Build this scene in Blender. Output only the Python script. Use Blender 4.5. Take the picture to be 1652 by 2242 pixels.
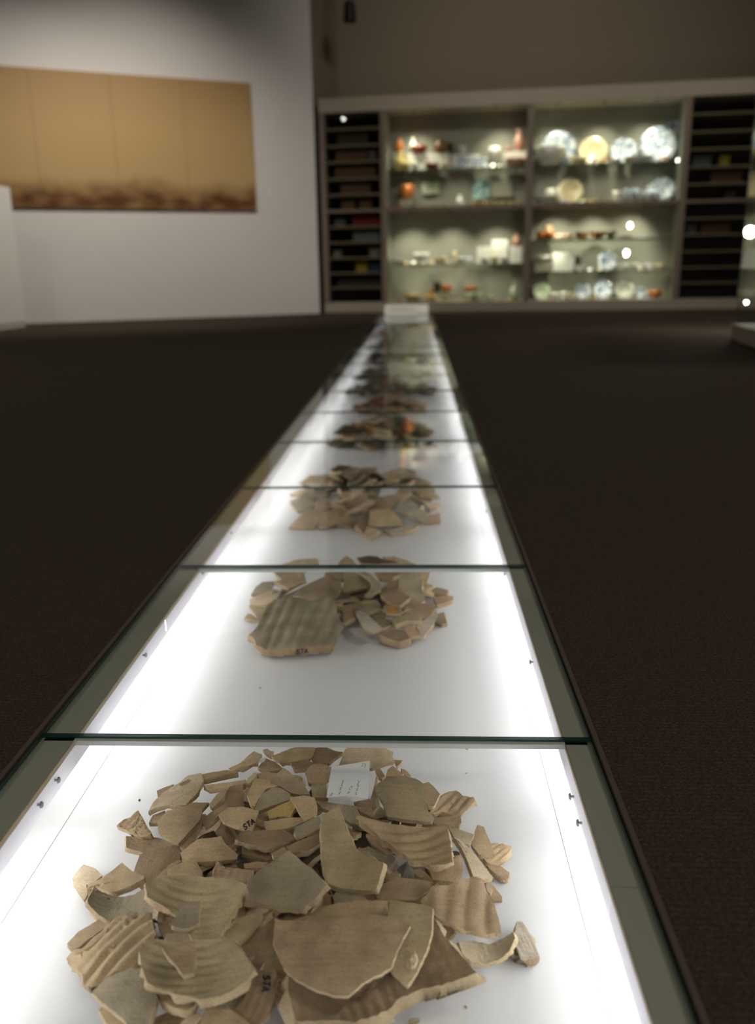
import bpy, math, random
from mathutils import Vector, Matrix, noise
from mathutils.bvhtree import BVHTree
random.seed(11)
R_ = math.radians
for _o in list(bpy.data.objects): bpy.data.objects.remove(_o)
SC = bpy.context.scene
COL = SC.collection

# ------------------------------------------------------------------ camera
H = 0.55                                   # eye height above the floor (crouching)
FPX, PITCH, ROLL, YAW = 1886.4, 0.27134, -0.01661, 0.04691
IW, IH = 1652.0, 2242.0
_f = Vector((-math.sin(YAW)*math.cos(PITCH), math.cos(YAW)*math.cos(PITCH), -math.sin(PITCH)))
_r = Vector((math.cos(YAW), math.sin(YAW), 0)); _u = _r.cross(_f)
CR = math.cos(ROLL)*_r + math.sin(ROLL)*_u
CU = -math.sin(ROLL)*_r + math.cos(ROLL)*_u
CF = _f
EYE = Vector((0, 0, H))
cam_d = bpy.data.cameras.new('camera'); cam = bpy.data.objects.new('camera', cam_d); COL.objects.link(cam)
cam.matrix_world = Matrix(((CR.x, CU.x, -CF.x, EYE.x), (CR.y, CU.y, -CF.y, EYE.y), (CR.z, CU.z, -CF.z, EYE.z), (0, 0, 0, 1)))
cam_d.sensor_fit = 'VERTICAL'; cam_d.sensor_height = 36.0; cam_d.sensor_width = 36.0*IW/IH
cam_d.lens = FPX/IH*36.0
cam_d.clip_start = 0.02; cam_d.clip_end = 100
cam_d.dof.use_dof = True; cam_d.dof.focus_distance = 1.10; cam_d.dof.aperture_fstop = 3.5
SC.camera = cam

# ------------------------------------------------------------------ view, world, room lights
SC.view_settings.view_transform = 'Standard'; SC.view_settings.look = 'None'
SC.view_settings.exposure = 0.0; SC.view_settings.gamma = 1.0; SC.view_settings.use_curve_mapping = False
SC.cycles.use_denoising = True
SC.cycles.sample_clamp_indirect = 4.0
SC.cycles.transparent_max_bounces = 24
wd = bpy.data.worlds.new('world'); SC.world = wd; wd.use_nodes = True
wd.node_tree.nodes['Background'].inputs[0].default_value = (0.010, 0.0085, 0.007, 1)
wd.node_tree.nodes['Background'].inputs[1].default_value = 1.0

def spot(name, loc, target, watts, angle, blend=0.8, radius=0.12, col=(1, 0.92, 0.80)):
    l = bpy.data.lights.new(name, 'SPOT'); l.energy = watts; l.spot_size = R_(angle); l.spot_blend = blend
    l.shadow_soft_size = radius; l.color = col
    o = bpy.data.objects.new(name, l); COL.objects.link(o); o.location = loc
    o.rotation_euler = (Vector(target)-Vector(loc)).to_track_quat('-Z', 'Y').to_euler()
    return o
# gallery track spots under the ceiling: two wash the left wall, one the cabinet front; the rest are added fill lamps
spot('wall_wash_spot', (-2.3, 8.9, 4.3), (-3.5, 11.4, 0.62), 400, 97, 1.0, 0.25)
spot('wall_wash_spot', (-3.6, 8.6, 4.3), (-5.0, 10.8, 0.4), 160, 98, 1.0, 0.25)
spot('cabinet_front_spot', (0.6, 8.4, 4.4), (1.4, 12.4, 2.6), 260, 110, 1.0, 0.3)
spot('floor_label_fill', (0.3, 9.0, 4.4), (-0.1, 12.0, 0.0), 85, 14, 0.6, 0.1)  # no such fixture known: fill added to brighten the label stand
for _x, _y, _w in ((3.4, 1.0, 240), (3.6, 6.0, 210), (-5.2, 2.0, 260), (-4.9, 6.0, 180), (4.2, 10.0, 120), (-2.2, -3.2, 230), (1.6, -3.2, 230)):
    spot('general_fill', (_x, _y, 4.4), (_x*0.8, _y+0.3, 0.0), _w, 135, 1.0, 0.3)  # unseen fill added to lift the dim carpet and the front heap

# ------------------------------------------------------------------ helpers
def lin(c):
    return tuple(((v/255.0)/12.92 if v/255.0 <= 0.04045 else ((v/255.0+0.055)/1.055)**2.4) for v in c)
def ray(px, py):
    return (CF + CR*((px-IW/2)/FPX) - CU*((py-IH/2)/FPX))
def onz(px, py, z=0.0):
    d = ray(px, py); t = (z-H)/d.z
    return EYE + d*t
def onplane(px, py, P, N):
    d = ray(px, py); t = (Vector(P)-EYE).dot(N)/d.dot(N)
    return EYE + d*t

def mesh_obj(name, verts, faces, mats, parent=None, midx=None, smooth=None, loc=None):
    me = bpy.data.meshes.new(name); me.from_pydata([tuple(v) for v in verts], [], faces)
    for m in (mats if isinstance(mats, (list, tuple)) else [mats]): me.materials.append(m)
    if midx: me.polygons.foreach_set('material_index', midx)
    if smooth is True: me.polygons.foreach_set('use_smooth', [True]*len(faces))
    elif smooth: me.polygons.foreach_set('use_smooth', smooth)
    me.update()
    o = bpy.data.objects.new(name, me); COL.objects.link(o)
    if parent is not None: o.parent = parent
    if loc is not None: o.location = loc
    return o
def empty(name, loc=(0, 0, 0), rz=0.0):
    o = bpy.data.objects.new(name, None); COL.objects.link(o); o.location = loc; o.rotation_euler = (0, 0, rz)
    o.empty_display_size = 0.05
    return o
def tag(o, label, cat, group=None, kind=None):
    o['label'] = label; o['category'] = cat
    if group: o['group'] = group
    if kind: o['kind'] = kind
    return o
def struct(o): o['kind'] = 'structure'; return o
class MB:
    """collects boxes, tubes and lathes into one mesh"""
    def __init__(s): s.v = []; s.f = []; s.m = []; s.s = []
    def add(s, v, f, m=0, sm=False):
        b = len(s.v); s.v += [Vector(q) for q in v]; s.f += [tuple(i+b for i in q) for q in f]; s.m += [m]*len(f); s.s += [sm]*len(f)
        return s
    def box(s, x0, x1, y0, y1, z0, z1, m=0, bev=0.0):
        if bev <= 0:
            v = [(x, y, z) for z in (z0, z1) for y in (y0, y1) for x in (x0, x1)]
            return s.add(v, [(0, 2, 3, 1), (4, 5, 7, 6), (0, 1, 5, 4), (2, 6, 7, 3), (0, 4, 6, 2), (1, 3, 7, 5)], m)
        b = bev; v = []
        for z, i in ((z0, b), (z0+b, 0), (z1-b, 0), (z1, b)):
            v += [(x0+i, y0+i, z), (x1-i, y0+i, z), (x1-i, y1-i, z), (x0+i, y1-i, z)]
        f = [(3, 2, 1, 0), (12, 13, 14, 15)]
        for k in range(3):
            for j in range(4): f.append((4*k+j, 4*k+(j+1) % 4, 4*k+4+(j+1) % 4, 4*k+4+j))
        return s.add(v, f, m)
    def tube(s, p0, p1, r0, r1=None, n=10, m=0, cap=True):
        p0 = Vector(p0); p1 = Vector(p1); r1 = r0 if r1 is None else r1
        a = (p1-p0).normalized(); q = a.orthogonal().normalized(); w = a.cross(q)
        v = [p0 + (q*math.cos(t)+w*math.sin(t))*r0 for t in [2*math.pi*i/n for i in range(n)]]
        v += [p1 + (q*math.cos(t)+w*math.sin(t))*r1 for t in [2*math.pi*i/n for i in range(n)]]
        f = [(i, (i+1) % n, n+(i+1) % n, n+i) for i in range(n)]
        s.add(v, f, m, True)
        if cap: s.add(v, [tuple(reversed(range(n))), tuple(range(n, 2*n))], m)
        return s
    def lathe(s, prof, n=24, m=0, c=(0, 0, 0)):
        v = []; f = []; c = Vector(c)
        for r, z in prof:
            for i in range(n):
                t = 2*math.pi*i/n; v.append(c+Vector((r*math.cos(t), r*math.sin(t), z)))
        for k in range(len(prof)-1):
            for i in range(n): f.append((k*n+i, k*n+(i+1) % n, (k+1)*n+(i+1) % n, (k+1)*n+i))
        s.add(v, f, m, True)
        return s
    def pipe(s, pts, r, n=8, m=0):
        for a, b in zip(pts[:-1], pts[1:]): s.tube(a, b, r, r, n, m, True)
        return s
    def build(s, name, mats, parent=None, loc=None):
        return mesh_obj(name, s.v, s.f, mats, parent, s.m, s.s, loc)

# ------------------------------------------------------------------ materials
def nt(name):
    m = bpy.data.materials.new(name); m.use_nodes = True; n = m.node_tree; n.nodes.clear()
    out = n.nodes.new('ShaderNodeOutputMaterial'); return m, n, out
def mat(name, rgb, rough=0.6, metal=0.0, var=0.0, scale=8.0, bump=0.0, bscale=60.0, spec=0.4, emit=None, srgb=True):
    m, n, out = nt(name); p = n.nodes.new('ShaderNodeBsdfPrincipled')
    c = lin(rgb) if srgb else rgb
    p.inputs['Base Color'].default_value = (*c, 1); p.inputs['Roughness'].default_value = rough
    p.inputs['Metallic'].default_value = metal; p.inputs['Specular IOR Level'].default_value = spec
    tc = n.nodes.new('ShaderNodeTexCoord')
    if var > 0:
        t = n.nodes.new('ShaderNodeTexNoise'); t.inputs['Scale'].default_value = scale; t.inputs['Detail'].default_value = 5
        n.links.new(tc.outputs['Object'], t.inputs['Vector'])
        mx = n.nodes.new('ShaderNodeMix'); mx.data_type = 'RGBA'
        mx.inputs[6].default_value = (*[max(0, v*(1-var)) for v in c], 1); mx.inputs[7].default_value = (*[min(1, v*(1+var)) for v in c], 1)
        n.links.new(t.outputs['Fac'], mx.inputs[0]); n.links.new(mx.outputs[2], p.inputs['Base Color'])
    if bump > 0:
        t2 = n.nodes.new('ShaderNodeTexNoise'); t2.inputs['Scale'].default_value = bscale; t2.inputs['Detail'].default_value = 4
        n.links.new(tc.outputs['Object'], t2.inputs['Vector'])
        b = n.nodes.new('ShaderNodeBump'); b.inputs['Strength'].default_value = bump; b.inputs['Distance'].default_value = 0.002
        n.links.new(t2.outputs['Fac'], b.inputs['Height']); n.links.new(b.outputs['Normal'], p.inputs['Normal'])
    if emit:
        p.inputs['Emission Color'].default_value = (*emit[0], 1); p.inputs['Emission Strength'].default_value = emit[1]
    n.links.new(p.outputs[0], out.inputs[0]); return m
def glass(name, tint=(0.95, 0.98, 0.965), rough=0.0):
    """thin clear pane: transparent + mirror by the dielectric Fresnel law, same from both sides"""
    m, n, out = nt(name)
    tr = n.nodes.new('ShaderNodeBsdfTransparent'); tr.inputs[0].default_value = (*tint, 1)
    gl = n.nodes.new('ShaderNodeBsdfGlossy'); gl.inputs['Roughness'].default_value = rough
    fr = n.nodes.new('ShaderNodeFresnel'); ge = n.nodes.new('ShaderNodeNewGeometry')
    io = n.nodes.new('ShaderNodeMix'); io.data_type = 'FLOAT'; io.inputs[2].default_value = 1.5; io.inputs[3].default_value = 1/1.5
    n.links.new(ge.outputs['Backfacing'], io.inputs[0]); n.links.new(io.outputs[0], fr.inputs['IOR'])
    mx = n.nodes.new('ShaderNodeMixShader'); n.links.new(fr.outputs[0], mx.inputs[0])
    n.links.new(tr.outputs[0], mx.inputs[1]); n.links.new(gl.outputs[0], mx.inputs[2]); n.links.new(mx.outputs[0], out.inputs[0])
    return m
def emitter(name, rgb, strength):
    m, n, out = nt(name); e = n.nodes.new('ShaderNodeEmission'); e.inputs[0].default_value = (*rgb, 1); e.inputs[1].default_value = strength
    n.links.new(e.outputs[0], out.inputs[0]); return m
def clay(name, a, b, rough=0.85, grain=1.0, streak=0.16):
    """fired clay: two tones mixed by soft noise, fine dark grit, faint throwing streaks, fine relief; tone shifts from piece to piece"""
    m, n, out = nt(name); p = n.nodes.new('ShaderNodeBsdfPrincipled'); p.inputs['Roughness'].default_value = rough
    p.inputs['Specular IOR Level'].default_value = 0.25
    tc = n.nodes.new('ShaderNodeTexCoord'); oi = n.nodes.new('ShaderNodeObjectInfo')
    t = n.nodes.new('ShaderNodeTexNoise'); t.inputs['Scale'].default_value = 26; t.inputs['Detail'].default_value = 6
    n.links.new(tc.outputs['Object'], t.inputs['Vector'])
    mx = n.nodes.new('ShaderNodeMix'); mx.data_type = 'RGBA'; mx.inputs[6].default_value = (*lin(a), 1); mx.inputs[7].default_value = (*lin(b), 1)
    cr = n.nodes.new('ShaderNodeMapRange'); cr.inputs[1].default_value = 0.40; cr.inputs[2].default_value = 0.60
    n.links.new(t.outputs['Fac'], cr.inputs[0]); n.links.new(cr.outputs[0], mx.inputs[0])
    # grit
    g = n.nodes.new('ShaderNodeTexNoise'); g.inputs['Scale'].default_value = 420; g.inputs['Detail'].default_value = 2
    n.links.new(tc.outputs['Object'], g.inputs['Vector'])
    gr = n.nodes.new('ShaderNodeMapRange'); gr.inputs[1].default_value = 0.28; gr.inputs[2].default_value = 0.45
    gr.inputs[3].default_value = 0.72; gr.inputs[4].default_value = 1.0; n.links.new(g.outputs['Fac'], gr.inputs[0])
    # streaks
    mp = n.nodes.new('ShaderNodeMapping'); mp.inputs['Scale'].default_value = (9, 260, 30); mp.inputs['Rotation'].default_value = (0, 0, 0.5)
    n.links.new(tc.outputs['Object'], mp.inputs['Vector'])
    st = n.nodes.new('ShaderNodeTexNoise'); st.inputs['Scale'].default_value = 1.0; st.inputs['Detail'].default_value = 3
    n.links.new(mp.outputs[0], st.inputs['Vector'])
    sr = n.nodes.new('ShaderNodeMapRange'); sr.inputs[1].default_value = 0.3; sr.inputs[2].default_value = 0.7
    sr.inputs[3].default_value = 1-streak*0.5; sr.inputs[4].default_value = 1+streak*0.3; n.links.new(st.outputs['Fac'], sr.inputs[0])
    k = n.nodes.new('ShaderNodeMath'); k.operation = 'MULTIPLY'; n.links.new(gr.outputs[0], k.inputs[0]); n.links.new(sr.outputs[0], k.inputs[1])
    rv = n.nodes.new('ShaderNodeMapRange'); rv.inputs[3].default_value = 0.76; rv.inputs[4].default_value = 1.16
    n.links.new(oi.outputs['Random'], rv.inputs[0])
    k2 = n.nodes.new('ShaderNodeMath'); k2.operation = 'MULTIPLY'; n.links.new(k.outputs[0], k2.inputs[0]); n.links.new(rv.outputs[0], k2.inputs[1])
    sc = n.nodes.new('ShaderNodeVectorMath'); sc.operation = 'SCALE'; n.links.new(mx.outputs[2], sc.inputs[0]); n.links.new(k2.outputs[0], sc.inputs['Scale'])
    n.links.new(sc.outputs[0], p.inputs['Base Color'])
    ad = n.nodes.new('ShaderNodeMath'); ad.operation = 'ADD'; n.links.new(g.outputs['Fac'], ad.inputs[0]); n.links.new(st.outputs['Fac'], ad.inputs[1])
    bp = n.nodes.new('ShaderNodeBump'); bp.inputs['Strength'].default_value = 0.55*grain; bp.inputs['Distance'].default_value = 0.0012
    n.links.new(ad.outputs[0], bp.inputs['Height']); n.links.new(bp.outputs[0], p.inputs['Normal'])
    n.links.new(p.outputs[0], out.inputs[0]); return m

CL = {
 'tan':    clay('clay_tan', (193, 168, 132), (163, 142, 112)),
 'light':  clay('clay_light', (198, 179, 151), (176, 157, 129)),
 'brown':  clay('clay_brown', (169, 145, 116), (143, 123, 98)),
 'grey':   clay('clay_grey', (174, 160, 135), (147, 134, 112)),
 'olive':  clay('clay_olive', (187, 169, 135), (161, 145, 114)),
 'yellow': clay('clay_yellow', (202, 175, 114), (184, 160, 109)),
 'pink':   clay('clay_pink', (179, 150, 125), (158, 132, 110)),
 'orange': clay('clay_orange', (182, 134, 84), (151, 108, 70)),
 'dark':   clay('clay_dark', (94, 80, 58), (67, 58, 43)),
 'red':    clay('clay_red', (142, 93, 66), (102, 72, 56)),
 'pale':   clay('clay_pale', (194, 182, 163), (167, 156, 139)),
}
FRAC = clay('clay_fracture', (197, 177, 142), (170, 147, 117), 0.95, 2.4, 0.1)
FRAC2 = clay('clay_fracture_brown', (186, 160, 125), (161, 136, 107), 0.95, 2.4, 0.1)
M_INK = mat('ink', (30, 26, 44), 0.7)
M_PAPER = mat('paper', (226, 228, 230), 0.8, bump=0.1, bscale=40)
M_WHITE = mat('white_paint', (222, 222, 218), 0.7, var=0.02, scale=3)
M_TROUGH = mat('trough_white', (216, 216, 216), 0.42, var=0.03, scale=5, spec=0.35)
m_, n_, out_ = nt('lip_translucent')      # thin white diffuser strip, glowing through from the tube behind it
d_ = n_.nodes.new('ShaderNodeBsdfDiffuse'); d_.inputs[0].default_value = (0.78, 0.77, 0.82, 1)
t_ = n_.nodes.new('ShaderNodeBsdfTranslucent'); t_.inputs[0].default_value = (0.74, 0.72, 0.80, 1)
x_ = n_.nodes.new('ShaderNodeMixShader'); x_.inputs[0].default_value = 0.13
n_.links.new(d_.outputs[0], x_.inputs[1]); n_.links.new(t_.outputs[0], x_.inputs[2]); n_.links.new(x_.outputs[0], out_.inputs[0]); M_LIP = m_
M_LEDGE = mat('ledge_grey', (150, 152, 140), 0.7, var=0.05, scale=6)
M_BARE = mat('bare_board', (168, 150, 122), 0.9, var=0.3, scale=60, bump=0.5, bscale=90)
M_TRIM = mat('floor_trim', (70, 60, 52), 0.6, var=0.15, scale=20)
M_GLASS = glass('pane_glass', (0.968, 0.978, 0.972))
M_GLASS2 = glass('cabinet_glass', (0.955, 0.975, 0.96))
M_GEDGE = mat('glass_edge', (22, 62, 58), 0.15, spec=0.6)
M_GEDGE2 = mat('shelf_glass_edge', (96, 122, 92), 0.2, spec=0.6)
M_STEEL = mat('steel', (150, 154, 160), 0.3, 0.9)
M_BLACK = mat('black_metal', (18, 17, 17), 0.5, 0.2)
M_CABF = mat('cabinet_frame', (154, 145, 130), 0.6, var=0.04, scale=4)
M_CABB = mat('cabinet_back', (146, 144, 132), 0.75, var=0.04, scale=3)
M_UPR = mat('cabinet_upright', (116, 102, 90), 0.6, var=0.04, scale=4)
M_CABD = mat('cabinet_dark', (52, 46, 40), 0.8, var=0.1, scale=4)
M_SHELF = mat('shelf_wood', (120, 106, 86), 0.6, var=0.1, scale=5)
M_TUBE = emitter('tube_glow', (0.985, 0.98, 1.0), 18.5)

# ------------------------------------------------------------------ setting
XL, XR, IXL, IXR = -0.4707, 0.2110, -0.4287, 0.1797     # glass edges, inner lips
Y0, LP = 0.948, 0.6438                                   # first seam, pane length
NP = 17                                                  # panes beyond the first seam
YS, YE = Y0-2*LP, Y0+NP*LP
ZB = -0.130                                              # trough floor
CEIL = 4.6
CA = -0.11265; CO = Vector((-1.27275, 12.6527, 0))       # cabinet front left corner and direction
CDIR = Vector((math.cos(CA), math.sin(CA), 0)); CN = Vector((-math.sin(CA), math.cos(CA), 0))
WA = 0.45617; WO = Vector((-4.5, 10.9956, 0)); WD = Vector((math.cos(WA), math.sin(WA), 0)); WN = Vector((-math.sin(WA), math.cos(WA), 0))
def cab(px, py, d=0.0):
    P = onplane(px, py, CO+CN*d, CN); q = P-CO
    return q.dot(CDIR), P.z
def wall(px, py):
    P = onplane(px, py, WO, WN); return (P-WO).dot(WD), P.z

# carpet
m, n, out = nt('carpet'); p = n.nodes.new('ShaderNodeBsdfPrincipled'); p.inputs['Roughness'].default_value = 1.0; p.inputs['Specular IOR Level'].default_value = 0.05
tc = n.nodes.new('ShaderNodeTexCoord')
w1 = n.nodes.new('ShaderNodeTexWave'); w1.bands_direction = 'Y'; w1.inputs['Scale'].default_value = 42; w1.inputs['Distortion'].default_value = 9; w1.inputs['Detail'].default_value = 3; w1.inputs['Detail Scale'].default_value = 6
n1 = n.nodes.new('ShaderNodeTexNoise'); n1.inputs['Scale'].default_value = 260; n1.inputs['Detail'].default_value = 3
n2 = n.nodes.new('ShaderNodeTexNoise'); n2.inputs['Scale'].default_value = 3
for t in (w1, n1, n2): n.links.new(tc.outputs['Object'], t.inputs['Vector'])
a = n.nodes.new('ShaderNodeMath'); a.operation = 'MULTIPLY_ADD'; a.inputs[1].default_value = 0.4; n.links.new(w1.outputs['Fac'], a.inputs[0]); n.links.new(n1.outputs['Fac'], a.inputs[2])
mx = n.nodes.new('ShaderNodeMix'); mx.data_type = 'RGBA'; mx.inputs[6].default_value = (*lin((52, 46, 40)), 1); mx.inputs[7].default_value = (*lin((92, 81, 70)), 1)
rr = n.nodes.new('ShaderNodeMapRange'); rr.inputs[1].default_value = 0.3; rr.inputs[2].default_value = 1.2; n.links.new(a.outputs[0], rr.inputs[0]); n.links.new(rr.outputs[0], mx.inputs[0])
n.links.new(mx.outputs[2], p.inputs['Base Color'])
b = n.nodes.new('ShaderNodeBump'); b.inputs['Strength'].default_value = 0.9; b.inputs['Distance'].default_value = 0.006; n.links.new(a.outputs[0], b.inputs['Height']); n.links.new(b.outputs[0], p.inputs['Normal'])
n.links.new(p.outputs[0], out.inputs[0]); M_CARPET = m
FX0, FX1, FY0, FY1 = -9.0, 7.5, -6.0, 15.0
hx0, hx1, hy0, hy1 = XL-0.008, XR+0.008, YS-0.016, YE+0.016
v = [(x, y, 0) for y in (FY0, hy0, hy1, FY1) for x in (FX0, hx0, hx1, FX1)]
f = [(j*4+i, j*4+i+1, j*4+5+i, j*4+4+i) for j in range(3) for i in range(3) if not (i == 1 and j == 1)]
struct(mesh_obj('floor', v, f, M_CARPET))

M_WALL = mat('wall_paint', (206, 202, 200), 0.85, var=0.025, scale=1.5, bump=0.05, bscale=200)
M_WALLB = mat('back_wall_paint', (136, 125, 108), 0.85, var=0.04, scale=1.2)
M_CEIL = mat('ceiling_paint', (120, 114, 106), 0.9)
def vwall(name, A, B, z0, z1, th, m, nrm):
    """a wall slab from A to B (floor points), thickness th along nrm"""
    A = Vector(A); B = Vector(B); N = Vector(nrm)*th
    v = [A, B, B+N, A+N]; v = [Vector((q.x, q.y, z0)) for q in v]+[Vector((q.x, q.y, z1)) for q in v]
    return struct(mesh_obj(name, v, [(0, 1, 5, 4), (1, 2, 6, 5), (2, 3, 7, 6), (3, 0, 4, 7), (4, 5, 6, 7), (3, 2, 1, 0)], m))
sE = wall(694, 500)[0]
WE = WO + WD*sE
vwall('wall_left', WO-WD*5.0, WE, 0, CEIL, 0.14, M_WALL, WN)
sb = cab(737, 100, 0.95)[0]
BW = CO + CDIR*sb + CN*0.95
vwall('wall_back', BW-CDIR*0.3, BW+CDIR*10, 0, CEIL, 0.12, M_WALLB, CN)
WE2 = WE+WN*0.14
vwall('wall_return', WE2-CDIR*0.0, BW, 0, CEIL, 0.10, M_WALLB, -CDIR)
vwall('wall_right', (FX1-0.1, FY0, 0), (FX1-0.1, FY1, 0), 0, CEIL, 0.1, M_WALLB, (1, 0, 0))
vwall('wall_rear', (FX0, FY0+0.1, 0), (FX1, FY0+0.1, 0), 0, CEIL, 0.1, M_WALLB, (0, -1, 0))
vwall('wall_side', (FX0+0.1, FY0, 0), (FX0+0.1, FY1, 0), 0, CEIL, 0.1, M_WALLB, (-1, 0, 0))
struct(MB().box(FX0, FX1, FY0, FY1, CEIL, CEIL+0.1).build('ceiling', M_CEIL))

# white partition block at the left edge of the frame
A = onz(58, 715); B = onz(-40, 727); u = (A-B); u.z = 0; u.normalize(); wN = Vector((-u.y, u.x, 0))
zt = onplane(22, 411, A, wN).z
pb = empty('partition_block', A, math.atan2(u.y, u.x))
MB().box(-1.6, 0, 0, 0.35, 0.05, zt, 0, 0.006).build('body', M_WHITE, pb)
MB().box(-1.59, -0.01, 0.01, 0.34, 0, 0.05).build('plinth', M_WALL, pb)
tag(pb, 'low white partition block at the left edge of the room', 'partition')

M_CABD0 = mat('underlay', (90, 88, 86), 0.8)
# ------------------------------------------------------------------ long glazed floor case
case = empty('floor_display_case', (0, YS, 0))
tag(case, 'long glazed display case sunk in the carpet with glowing white trough', 'display case')
def cy(y): return y-YS
xj1 = 0.5*(onz(0, 2015, ZB).x+onz(190, 1737, ZB).x); xj2 = onz(1290, 2070, ZB).x
for xa_, xb_ in ((XL-0.035, xj1-0.0004), (xj1+0.0004, xj2-0.0003), (xj2+0.0003, XR+0.035)):
    MB().box(xa_, xb_, 0, cy(YE), ZB-0.012, ZB).build('trough_board', M_TROUGH, case)
MB().box(XL-0.04, XR+0.04, 0, cy(YE), ZB-0.02, ZB-0.0125).build('trough_underlay', M_CABD0, case)
for s_, xw in ((-1, XL), (1, XR)):
    MB().box(min(xw+s_*0.035, xw+s_*0.047), max(xw+s_*0.035, xw+s_*0.047), 0, cy(YE), ZB-0.012, -0.0072).build('trough_side', M_TROUGH, case)
    # timber trim between pane edge and carpet
    MB().box(min(xw+s_*0.002, xw+s_*0.008), max(xw+s_*0.002, xw+s_*0.008), -0.01, cy(YE)+0.01, -0.02, 0.002).build('edge_trim', M_TRIM, case)
MB().box(XL-0.035, XR+0.035, -0.012, 0, ZB-0.012, -0.0072).build('trough_end', M_TROUGH, case)
MB().box(XL-0.035, XR+0.035, cy(YE), cy(YE)+0.012, ZB-0.012, -0.0072).build('trough_end', M_TROUGH, case)
seg = 1.93
ledge_breaks = {1: [YS, 0.69, 0.69+3*LP, 0.69+6*LP, 0.69+9*LP, 0.69+12*LP, YE], -1: [YS, 1.35, 1.35+3*LP, 1.35+6*LP, 1.35+9*LP, 1.35+12*LP, YE]}
for s_, xo, xi in ((-1, XL, IXL), (1, XR, IXR)):
    bks = ledge_breaks[s_]
    for a, b in zip(bks[:-1], bks[1:]):
        MB().box(min(xo+s_*0.035, xi), max(xo+s_*0.035, xi), cy(a)+0.0006, cy(b)-0.0006, -0.0155, -0.0072).build('ledge_board', M_LEDGE, case)
        mesh_obj('light_lip', [(xi, cy(a)+0.0004, -0.041), (xi, cy(b)-0.0004, -0.041), (xi, cy(b)-0.0004, -0.0155), (xi, cy(a)+0.0004, -0.0155)], [(0, 1, 2, 3)], M_LIP, case)
    # ragged strip of bare board along the upper edge of the lip
    vv = []; ff = []; k = 0; y = YS
    rnd = random.Random(5+s_)
    while y < min(YE, 6.0):
        d = 0.0015+0.004*max(0, noise.noise(Vector((y*9, s_*3.0, 0))))+0.003*max(0, noise.noise(Vector((y*45, s_*7.0, 1))))
        vv += [(xi-s_*0.0006, cy(y), -0.0075), (xi-s_*0.0006, cy(y), -0.0105-d)]; y += 0.008; k += 1
    ff = [(2*i, 2*i+1, 2*i+3, 2*i+2) for i in range(k-1)]
    mesh_obj('chipped_edge', vv, ff, M_BARE, case)
    # tube lamps behind the lips
    for i in range(10):
        a = YS+0.04+i*2*LP
        b = min(a+2*LP-0.06, YE-0.03)
        if a > YE-0.3: break
        xt = xi+s_*0.0195
        MB().tube((xt, cy(a), -0.0485), (xt, cy(b), -0.0485), 0.008, n=10).build('tube_lamp', M_TUBE, case)
    # screws through the lips
    scr = ((120, 1708), (82, 1762), (440, 1250), (503, 1166), (312, 1424)) if s_ < 0 else ((1255, 1762), (1272, 1826), (1108, 1282), (1166, 1478), (1067, 1140), (1047, 1060))
    for (px, py) in scr:
        P = onplane(px, py, (xi, 0, 0), Vector((1, 0, 0)))
        z = max(-0.035, min(-0.022, P.z)); yy = P.y
        MB().tube((xi+s_*0.002, cy(yy), z), (xi-s_*0.004, cy(yy), z), 0.0016, n=8).tube((xi-s_*0.004, cy(yy), z), (xi-s_*0.0058, cy(yy), z), 0.0042, 0.0032, n=10).build('screw', M_STEEL, case)
# slim grey strips standing in for refraction seen below the pane seams
M_GLINT = mat('seam_glint_grey', (190, 196, 192), 0.2, spec=0.6)
for k in range(-1, 2):
    y = Y0+k*LP
    MB().box(XL+0.004, XR-0.004, cy(y)-0.006, cy(y)+0.001, -0.0135, -0.0072).build('seam_glint', M_GLINT, case)
pane_me = None
for k in range(NP+2):
    y0 = YS+k*LP+0.0006; y1 = YS+(k+1)*LP-0.0006
    if pane_me is None:
        o = MB().box(XL+0.001, XR-0.001, 0, y1-y0, -0.0065, -0.0005).build('glass_pane', [M_GLASS, M_GEDGE], case)
        pane_me = o.data
        for pl in pane_me.polygons: pl.material_index = 0 if abs(pl.normal.z) > 0.5 else 1
    else:
        o = bpy.data.objects.new('glass_pane', pane_me); COL.objects.link(o); o.parent = case
    o.location = (0, cy(y0), 0)

# sloping white label stand at the far end of the case
ls = empty('label_stand', (0, YE+0.02, 0))
xa, xb = IXL+0.01, IXR-0.01
v = [(xa, 0, 0), (xb, 0, 0), (xb, 0.24, 0), (xa, 0.24, 0), (xa, 0, 0.012), (xb, 0, 0.012), (xb, 0.24, 0.115), (xa, 0.24, 0.115)]
mesh_obj('body', v, [(3, 2, 1, 0), (4, 5, 6, 7), (0, 1, 5, 4), (1, 2, 6, 5), (2, 3, 7, 6), (3, 0, 4, 7)], M_WHITE, ls)
for t0, w_ in ((0.30, 0.8), (0.42, 0.86), (0.54, 0.7)):
    yy = 0.24*t0; zz = 0.012+0.103*t0+0.0012; x0 = xa+0.05
    mesh_obj('text_line', [(x0, yy, zz), (x0+(xb-xa-0.1)*w_, yy, zz), (x0+(xb-xa-0.1)*w_, yy+0.012, zz+0.0052), (x0, yy+0.012, zz+0.0052)], [(0, 1, 2, 3)], M_STEEL, ls)
tag(ls, 'white sloping label stand at the far end of the floor case', 'label stand')

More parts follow.
